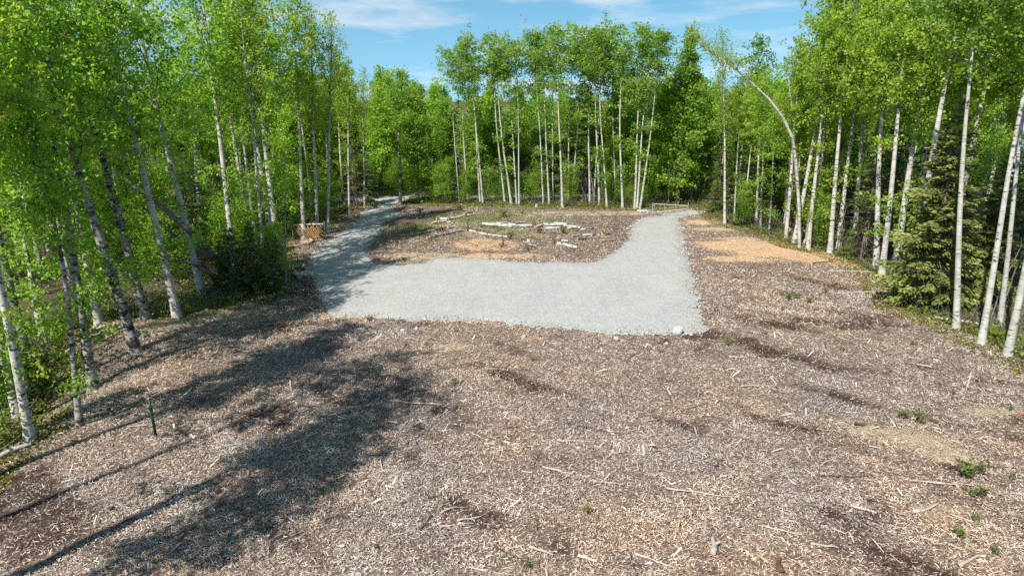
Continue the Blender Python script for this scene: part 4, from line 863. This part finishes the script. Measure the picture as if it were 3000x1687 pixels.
# firewood stack
def firewood():
    x0, y0 = G(873, 703); x1, y1 = G(939, 701); z = tz((x0+x1)/2, y0)
    root = bpy.data.objects.new('firewood_stack', None); C.objects.link(root); root.location = ((x0+x1)/2, y0, z); W_ = 2.5; r = random.Random(3); dia = .155
    rows = 8; cols = int(W_/dia)
    for j in range(rows):
        for i in range(cols-(1 if j % 2 else 0)):
            if j == rows-1 and r.random() < .25: continue
            cx = -W_/2+dia*(i+.5+(.5 if j % 2 else 0)); cz = .08+j*dia*.9+.05*cx*(j/rows); rad = dia*.5*r.uniform(.82, 1.06); L = .42+r.uniform(-.04, .04); yy = r.uniform(-.03, .03)
            B = MB(); B.tube([(cx, yy, cz), (cx, yy+L, cz)], [rad, rad], r.choice((5, 6, 7, 6)), m=0, capm=1, wob=.16, seed=r.randrange(9999))
            link('split_log', B.mesh('split_log', [r.choice((M_DARKW, M_GREYB)), M_CUTD if r.random() < .8 else M_CUT]), root)
    for k in range(9):
        cx = -W_/2+.2+k*.27; B = MB(); cz = rows*dia*.9+.10+.05*cx; B.tube([(cx-.16, .12+r.uniform(-.05, .15), cz), (cx+.18, .15+r.uniform(-.05, .1), cz+r.uniform(-.02, .05))], [.07, .065], 7, m=0, capm=1, wob=.06, seed=k); link('top_log', B.mesh('top_log', [M_LOGB, M_CUT], True), root)
    for sx in (-W_/2-.1, W_/2+.1): B = MB(); B.tube([(sx, .2, -.2), (sx, .2, 1.5)], [.04, .035], 6); link('end_post', B.mesh('end_post', M_SNAG), root)
    tag(root, 'stack of split firewood with white birch logs on top beside the track', 'firewood stack')
firewood()
log_obj('log', (*G(908, 706), tz(*G(908, 706))+.08), (*G(925, 712), tz(*G(925, 712))+.08), .09, M_PALE, 'pale peeled log lying in front of the firewood stack', seed=90)
for i, (a, b, r, kd) in enumerate((((866, 806), (876, 815), .17, 0), ((880, 818), (884, 808), .19, 0), ((888, 806), (899, 815), .15, 0), ((897, 803), (906, 817), .15, 0), ((906, 806), (921, 819), .17, 0), ((880, 801), (892, 799), .14, 1), ((912, 800), (917, 810), .13, 0))):
    pa, pb = G(*a), G(*b); log_obj('birch_round', (*pa, tz(*pa)+r*.85+(.15 if i == 5 else 0)), (*pb, tz(*pb)+r*.85+(.15 if i == 5 else 0)), r, (M_LOGB, M_DARKW)[kd], 'cut birch round in the small heap at the track edge' if kd == 0 else 'dark round on top of the small heap at the track edge', 'birch rounds at the track edge' if kd == 0 else None, seed=100+i)
log_obj('fallen_pole', (*G(2738, 935), .12), (*G(2868, 954), .10), .075, M_BIRCH, 'white fallen pole lying on moss behind the foot of the aspens', seed=120)
log_obj('fallen_pole', (*G(2880, 952), .10), (*G(2965, 968), .06), .05, M_SNAG, 'brown fallen pole running on from the white one', seed=121)
log_obj('fallen_pole', (*G(-30, 1352), tz(*G(-30, 1352))+.08), (*G(92, 1304), tz(*G(92, 1304))+.08), .09, M_PALE, 'pale weathered pole on the ground beside the smooth birch on the shaded bank', seed=122, bend=.15)
for i, (a, b, r, lb) in enumerate((((2425, 796), (2605, 804), .035, 'pale thin branch on the ground left of the big spruce, the farther one'), ((2440, 862), (2610, 855), .04, 'pale thin branch reaching into the moss left of the big spruce, the nearer one'), ((2555, 824), (2600, 818), .04, 'short white branch in the moss beside the big spruce'), ((2380, 772), (2440, 770), .045, 'dark branch along the front of the orange sawdust'), ((842, 820), (860, 852), .04, 'thin white branch propped by the thin brown birch at the track edge'))):
    pa, pb = G(*a), G(*b); log_obj('fallen_branch', (*pa, tz(*pa)+.06), (*pb, tz(*pb)+.06), r, (M_PALE, M_PALE, M_PALE, M_DARKW, M_PALE)[i], lb, seed=130+i, bend=.1, sides=6, cat='branch')
# brush and soil mound at the track
def mound():
    x, y = G(1190, 660); rg = np.random.default_rng(8); n = 22; B = MB(); 
    U = np.linspace(-1, 1, n); vx, vy = np.meshgrid(U, U); h = np.clip(1-vx**2-vy**2, 0, 1)**.7*.45*(.5+.9*fbm(vx*3+5, vy*3+5, 12, 3)); h = np.where(vx**2+vy**2 > 1, -.1, h)
    X_ = vx*2.6+x; Y_ = vy*1.1+y+vx*.5; Z_ = terrain(X_, Y_)+h-.04; id_ = np.arange(n*n).reshape(n, n); q = np.stack([id_[:-1, :-1], id_[:-1, 1:], id_[1:, 1:], id_[1:, :-1]], -1).reshape(-1, 4)
    root = link('soil_mound', mesh_np('soil_mound', np.c_[X_.ravel(), Y_.ravel(), Z_.ravel()], q, M_SOILB, smooth=True)); r = random.Random(4)
    for i in range(26):
        a = r.uniform(-1, 1); b = r.uniform(-.8, .8); px_, py_ = x+a*2.3, y+b+a*.5; z = tz(px_, py_)+.35*max(0, 1-a*a-b*b); d = Vector((r.uniform(-1, 1), r.uniform(-1, 1), r.uniform(-.1, .6)))*r.uniform(.3, .8)
        Bq = MB(); Bq.tube([Vector((px_, py_, z))-d*.5, Vector((px_, py_, z+.05)), Vector((px_, py_, z))+d*.5], [.03, .025, .012], 5); link('stick', Bq.mesh('stick', r.choice((M_PALE, M_DARKW, M_SNAG))), root)
    tag(root, 'low heap of soil and broken sticks beside the curving track', 'mound')
mound()

# ------------------------------------------------------------------ sticks in the mulch
def stick(px, py, L, ang, rad, m, label, group=None, bend=.12, seed=0, fork=False):
    x, y = G(px, py); r = random.Random(seed); n = 6; P_ = []; d = Vector((math.cos(ang), math.sin(ang), 0)); s = Vector((-d.y, d.x, 0)); off = 0
    for k in range(n+1):
        t = k/n-.5; off += r.uniform(-1, 1)*bend*L*.25; q = d*(t*L)+s*off; P_.append(Vector((q.x, q.y, tz(x+q.x, y+q.y)+rad+.03+r.uniform(0, .03))))
    B = MB(); B.tube(P_, [rad*(1-.55*k/n)*r.uniform(.85, 1.15) for k in range(n+1)], 6, wob=.12, seed=seed)
    if fork: q = P_[3]; e = (d*.6+s*r.choice((-1, 1))).normalized(); B.tube([q, q+e*L*.18+Vector((0, 0, .05)), q+e*L*.34+Vector((0, 0, .03))], [rad*.6, rad*.45, .006], 5)
    o = link('stick', B.mesh('stick', m), loc=(x, y, 0)); tag(o, label, 'stick', group); return o
def z7(x, y): return (1000+x/1.841, 900+y/1.841)
def zr(x, y): return (2000+x/1.841, 900+y/1.841)
SP = [(z7, 415, 530, 1.9, -.25, .03, 0, 'bent bleached stick at the edge of the crown shadow'), (z7, 1165, 895, 1.0, -.4, .04, 0, 'thick bleached stick in the middle of the open mulch'), (z7, 1265, 738, 1.3, -.15, .03, 0, 'straight bleached stick lying behind the thick one'), (z7, 1380, 660, 2.2, -.4, .025, 1, 'long dark stick beside the dark soil patch'), (z7, 1560, 275, 1.6, .9, .03, 2, 'reddish stick slanting towards the gravel'), (z7, 690, 1155, .7, .3, .035, 0, 'short curved pale stick left of the dark soil streak'), (z7, 470, 1150, 1.3, 1.35, .03, 2, 'upright-looking root across the dark root patch'), (z7, 905, 310, 1.0, 1.2, .03, 1, 'dark root end beside the orange soil spot'), (z7, 900, 380, 1.9, .8, .025, 2, 'long reddish root pointing at the gravel stones'), (z7, 920, 1340, 1.1, -.6, .025, 1, 'thin dark stick in the nearest dark soil'), (z7, 1690, 1385, 1.1, -.55, .03, 0, 'bleached stick in the clean foreground mulch'), (z7, 1440, 965, .9, -.15, .025, 0, 'slim white stick right of the thick bleached one'), (z7, 1520, 790, .8, .4, .025, 0, 'small white stick pointing at the flat chip'), (z7, 930, 1045, .6, -.4, .03, 0, 'stubby white stick above the dark soil streak'), (z7, 1080, 1330, .7, -.5, .04, 0, 'white splinter cluster stick near the foreground soil'), (z7, 400, 830, 1.0, .2, .02, 1, 'thin dark stick beside the shadow tip'),
      (zr, 100, 1005, 2.1, -.2, .03, 0, 'long bleached branch on the right-hand mulch, the longest white one'), (zr, 790, 845, 1.0, .6, .025, 0, 'pale slanting stick near the middle dark patch'), (zr, 190, 850, .9, 1.0, .03, 1, 'dark crooked stick beside the long bleached branch'), (zr, 400, 435, 1.3, .05, .03, 0, 'pale level stick on the mulch right of the gravel corner'), (zr, 70, 550, .9, .5, .03, 2, 'reddish curved bark stick left of the pale board chip'), (zr, 275, 640, .5, 1.3, .07, 0, 'flat pale board chip standing out of the mulch'), (zr, 1310, 1105, 1.0, .35, .06, 0, 'thick grey root chunk right of the root tangle'), (zr, 970, 1105, .7, -.5, .05, 0, 'pale root piece beside the orange soil'), (zr, 880, 922, 1.6, .05, .025, 1, 'long dark branch lying level on the dark mulch'), (zr, 1650, 880, 1.7, .05, .03, 1, 'dark branch right of the leafy weed'), (zr, 1620, 520, 2.2, -.3, .025, 1, 'long thin dark branch near the pink tape'), (zr, 1390, 970, 1.8, -.15, .03, 0, 'pale bark strip under the leafy weed'), (zr, 450, 275, .8, -.3, .06, 1, 'dark rotten chunk on the mulch right of the boulder'), (zr, 290, 282, .6, -.1, .03, 0, 'white stick beside the small weeds'), (zr, 160, 1310, .7, 1.3, .09, 0, 'upright weathered chunk in the foreground mulch'), (zr, 520, 1215, 1.1, -.35, .03, 0, 'white stick above the weathered chunk'), (zr, 760, 1305, .7, -.15, .035, 0, 'short white stick in the foreground'), (zr, 1560, 1380, .9, .4, .05, 0, 'flat pale slab near the right foreground'), (zr, 520, 1410, .5, 1.2, .10, 2, 'reddish chunk at the lower edge of the mulch'), (zr, 1110, 1175, 1.0, -.2, .02, 1, 'thin crooked root below the root tangle'), (zr, 1125, 1150, .6, 1.2, .03, 2, 'short brown root standing by the root tangle'), (zr, 700, 670, .9, -.4, .025, 1, 'dark stick left of the sand patch'), (zr, 960, 640, .4, -.2, .07, 1, 'dark lump of bark at the head of the sand patch'), (zr, 1300, 318, .6, -.5, .05, 0, 'white bark flake in front of the aspens'), (zr, 830, 480, .9, 0, .02, 1, 'dark twig in the long brown soil streak')]
for i, (f, a, b, L, ang, rad, k, lb) in enumerate(SP): stick(*f(a, b), L, ang, rad, (M_PALE, M_DARKW, M_REDW)[k], lb, seed=i, fork=(i % 5 == 0))
r_ = random.Random(9)
for i in range(58):
    for _ in range(50):
        px, py = r_.uniform(300, 2950), r_.uniform(1000, 1680)
        x, y = G(px, py)
        if not on_gravel(x, y) and float(forest_depth(np.array([x]), np.array([y]))[0]) < -.6: break
    k = r_.choice((0, 0, 1, 2)); stick(px, py, r_.uniform(.35, .9), r_.uniform(0, 3.14), r_.uniform(.012, .028), (M_PALE, M_DARKW, M_REDW)[k], ('small loose bleached stick lying on the mulch', 'small loose dark stick lying on the mulch', 'small loose reddish stick lying on the mulch')[k], ('small bleached sticks', 'small dark sticks', 'small reddish sticks')[k], seed=200+i)
def root_tangle(px, py, n, s, label, seed):
    x, y = G(px, py); z = tz(x, y); r = random.Random(seed); root = bpy.data.objects.new('root_tangle', None); C.objects.link(root); root.location = (x, y, z)
    for i in range(n):
        a = r.uniform(0, 6.28); p = Vector((r.gauss(0, .15)*s, r.gauss(0, .15)*s, .05)); d = Vector((math.cos(a), math.sin(a), r.uniform(-.05, .35))); P_ = [p]
        for k in range(5): d = (d+Vector((r.uniform(-.5, .5), r.uniform(-.5, .5), r.uniform(-.3, .05)))).normalized(); p = p+d*s*r.uniform(.12, .26); p.z = max(p.z, .02); P_.append(p)
        B = MB(); B.tube(P_, [.035*s*(1-.16*k) for k in range(6)], 5, wob=.15, seed=seed+i); link('root', B.mesh('root', r.choice((M_REDW, M_DARKW, M_PALE))), root)
    tag(root, label, 'roots')
root_tangle(*z7(540, 1170), 12, 1.0, 'tangle of torn roots on the dark reddish soil', 1)
root_tangle(*z7(880, 330), 10, .95, 'tangle of grey roots near the orange soil in front of the gravel', 2)
root_tangle(*zr(1030, 1070), 11, .9, 'pale root tangle beside the orange soil on the right', 3)
root_tangle(*z7(620, 130), 7, .8, 'dark upright roots close to the gravel edge', 4)
root_tangle(*z8(880, 520), 12, 1.3, 'grey twig tangle above the gravel, left of the single white log', 5)
root_tangle(*z8(460, 520), 7, .9, 'small dark root tangle on the orange sawdust', 6)

# ------------------------------------------------------------------ weeds and ferns
def weed_proto(seed, h, n, mt, ls):
    r = random.Random(seed); rg = np.random.default_rng(seed); B = MB(); cs = []
    for i in range(n):
        a = r.uniform(0, 6.28); t = r.uniform(.1, .45); q = Vector((math.cos(a)*h*t, math.sin(a)*h*t, h*r.uniform(.6, 1))); B.tube([(0, 0, -.03), q*.55+Vector((0, 0, .04)), q], [.012, .008, .003], 4, cap=False)
        for k in range(9): s = r.uniform(.3, 1); cs.append(q*s+Vector((r.gauss(0, .1), r.gauss(0, .1), r.gauss(0, .06)))*h)
    cs = np.array([tuple(c) for c in cs]); v, q = leaf_quads(cs, ls*rg.uniform(.7, 1.3, len(cs)), rg, .6)
    return B.mesh('stem', M_TWIG), mesh_np('leaves', v, q, mt, rg.uniform(.2, 1, len(cs)))
WD = [weed_proto(k, .55, 6+k, L_WEED, .12) for k in range(4)]
def weed(px, py, s, label, group=None, k=0):
    x, y = G(px, py); o = bpy.data.objects.new('weed_plant', None); C.objects.link(o); o.location = (x, y, tz(x, y)); o.scale = (s, s, s); o.rotation_euler[2] = random.uniform(0, 6.28)
    link('stem', WD[k][0], o); link('leaves', WD[k][1], o); tag(o, label, 'plant', group)
weed(*zr(1520, 925), 1.3, 'tallest leafy weed standing beside the pale bark strip', k=3)
weed(*zr(1275, 625), 1.0, 'bushy green weed just behind the sand patch', k=2)
weed(*zr(1178, 605), .9, 'upright green weed left of the bushy one behind the sand patch', k=1)
weed(*zr(245, 215), .9, 'grey-green weed on the mulch right of the gravel corner', k=0)
for a in ((1520,1005),(1552,1030),(1606,1035),(1570,1160),(1490,1250),(1680,1335),(1775,935),(1605,900)): weed(*zr(*a), u(.45, .8), 'small low weed on the chips near the tallest leafy weed', 'weeds near the tallest weed', random.randrange(4))
for a in ((485,98),(445,155),(275,268),(580,285),(1460,470),(1770,560),(1245,210),(720,105),(860,235),(540,10)): weed(*zr(*a), u(.35, .65), 'small weed scattered on the mulch between the boulder and the aspens', 'weeds right of the gravel', random.randrange(4))
for a in ((350,215),(460,210),(1725,245),(1030,288),(150,75),(185,1320),(1325,1120),(160,65),(1010,1415)): weed(*z7(*a), u(.3, .6), 'small weed in the mulch in front of the gravel', 'weeds in front of the gravel', random.randrange(4))
for px, py, s in ((2310,885,1),(2330,878,1.1),(2370,890,.8),(2290,870,.8),(2420,860,.8)): weed(px, py, s, 'green weed in the loose cluster on the mulch between the gate drive and big spruce', 'weeds between drive and spruce', random.randrange(4))
for f, a, b, s in ((z8,430,105,1.0),(z8,1340,330,1.6),(z8,985,335,1.3),(z8,570,430,1.3),(z8,825,590,1.1),(z4,1195,360,1.5),(z4,1790,310,1.4),(z8,740,50,1.2),(z4,1110,640,1),(z4,2440,400,1.6)): weed(*f(a, b), s, 'green weed clump growing among the cut logs', 'weeds among the logs', random.randrange(4))
for px, py, s in ((750,868,1.6),(690,880,1.4),(640,890,1.2),(560,905,1.0)): weed(px, py, s, 'bright leafy plant at the foot of the small spruces', 'plants at the foot of the small spruces', random.randrange(4))
def fern(px, py, s, label, seed):
    x, y = G(px, py); r = random.Random(seed); o = bpy.data.objects.new('fern', None); C.objects.link(o); o.location = (x, y, tz(x, y)+.05)
    for i in range(11):
        a = 6.28*i/11+r.uniform(-.2, .2); d = Vector((math.cos(a), math.sin(a), 0)); sd = Vector((-d.y, d.x, 0)); L = s*r.uniform(.7, 1.1); B = MB(); P_ = [d*(L*t)+Vector((0, 0, L*(1.1*t-.75*t*t))) for t in np.linspace(0, 1, 9)]
        for k in range(1, 9):
            wdt = L*.20*math.sin(math.pi*(k/9)**.8)+.02
            for sg in (-1, 1): q = P_[k]; B.add([q-d*.02*s, q+sd*sg*wdt+d*.05*s, q+d*.045*s, q+d*.01*s], [(0, 1, 2, 3)], r.uniform(.2, 1))
        B.tube(P_, [.008]*9, 3, .5, cap=False); link('frond', B.mesh('frond', L_FERN), o)
    tag(o, label, 'fern')
fern(2915, 985, .85, 'large yellow-green fern between the two nearest aspens', 1)
fern(2985, 1012, .7, 'yellow-green fern right of the thick white aspen', 2)
fern(2950, 935, .5, 'small yellow fern behind the aspens', 3)

# ------------------------------------------------------------------ gate, stakes, tape
def gate():
    xl, yl = G(1911, 631); xr_, yr_ = G(2014, 637); z = 0.04; root = bpy.data.objects.new('metal_gate', None); C.objects.link(root)
    A = Vector((xl, yl, tz(xl, yl)+z)); Bp = Vector((xr_, yr_, tz(xr_, yr_)+z)); root.location = A; d = Bp-A; d.z = 0; W_ = d.length; d.normalize()
    def part(nm, pts, r, s=8): B = MB(); B.tube([d*a+Vector((0, 0, h)) for a, h in pts], [r]*len(pts), s); return link(nm, B.mesh(nm, M_STEEL, True), root)
    part('hinge_post', [(0, -.3), (0, 1.28)], .045, 10); part('latch_post', [(W_, -.3), (W_, 1.42)], .032)
    part('hinge_upright', [(.16, .16), (.16, 1.2)], .028); part('top_rail', [(.16, 1.14), (W_-.12, 1.12)], .030); part('end_bend', [(W_-.12, 1.12), (W_-.08, 1.0), (W_-.10, .86), (W_-.3, .78)], .028)
    part('brace_rail', [(.16, .26), (W_*.45, .50), (W_-.3, .78)], .025); part('upright', [(W_*.34, .42), (W_*.34, 1.13)], .022); part('upright', [(W_*.66, .62), (W_*.66, 1.13)], .022)
    for h in (.35, 1.02): part('hinge', [(.0, h), (.16, h)], .02, 6)
    tag(root, 'tapered galvanised tube gate across the drive between two posts', 'gate')
gate()
def stake(px, py, h, r, m, label, tape, lean=0.0, name='marker_stake'):
    x, y = G(px, py); o = bpy.data.objects.new(name, None); C.objects.link(o); o.location = (x, y, tz(x, y)); o.rotation_euler = (0, lean, .3)
    B = MB(); B.box((0, 0, h/2-.1), (r*2, r*.5, h+.2)); B.box((0, r*.55, h/2-.1), (r*.5, r*1.0, h+.196)); link('post', B.mesh('post', m), o)
    if tape: B = MB(); B.tube([(0, 0, h-.13), (0, 0, h-.09)], [r*1.15]*2, 8); B.add([(r, 0, h-.10), (.09, .03, h-.10), (.10, .02, h-.12), (r, 0, h-.12)], [(0, 1, 2, 3)]); link('tape', B.mesh('tape', M_PINK), o)
    tag(o, label, 'stake')
stake(458, 1285, 1.62, .045, M_GREENP, 'green metal fence post with pink tape standing in the mulch', True, R(-1.5))
stake(2826, 1160, 1.0, .012, M_WHITEP, 'thin white wire marker standing on the mulch in front of the aspens', False, R(6), 'wire_marker')
x, y = G(2988, 1222); B = MB(); B.add([(0, 0, .03), (.22, .05, .05), (.25, .02, .16), (.03, 0, .12)], [(0, 1, 2, 3)]); B.tube([(0, 0, -.05), (0, 0, .22)], [.012, .01], 5); o = link('flag_pin', B.mesh('flag_pin', M_PINK), loc=(x, y, tz(x, y))); tag(o, 'small pink flagging pinned at the end of the long thin dark branch', 'flag')
x, y = G(2302, 699); q = V(2305, 668, y-.2); B = MB(); B.tube([(0, .2, -.04), (0, .2, .04)], [.20, .20], 12, cap=False); B.add([(.08, 0, .02), (.16, -.03, -.1), (.13, -.04, -.28), (.05, -.02, -.2)], [(0, 1, 2, 3)]); o = link('ribbon', B.mesh('ribbon', M_PINK), loc=(x+.06, y-.2, q.z)); tag(o, 'pink ribbon tied round a birch foot at the sawdust edge', 'ribbon')

if 0: print('triangles', sum(sum(len(p.vertices)-2 for p in m.polygons) if len(m.polygons) < 5000 else 2*len(m.polygons) for m in bpy.data.meshes))
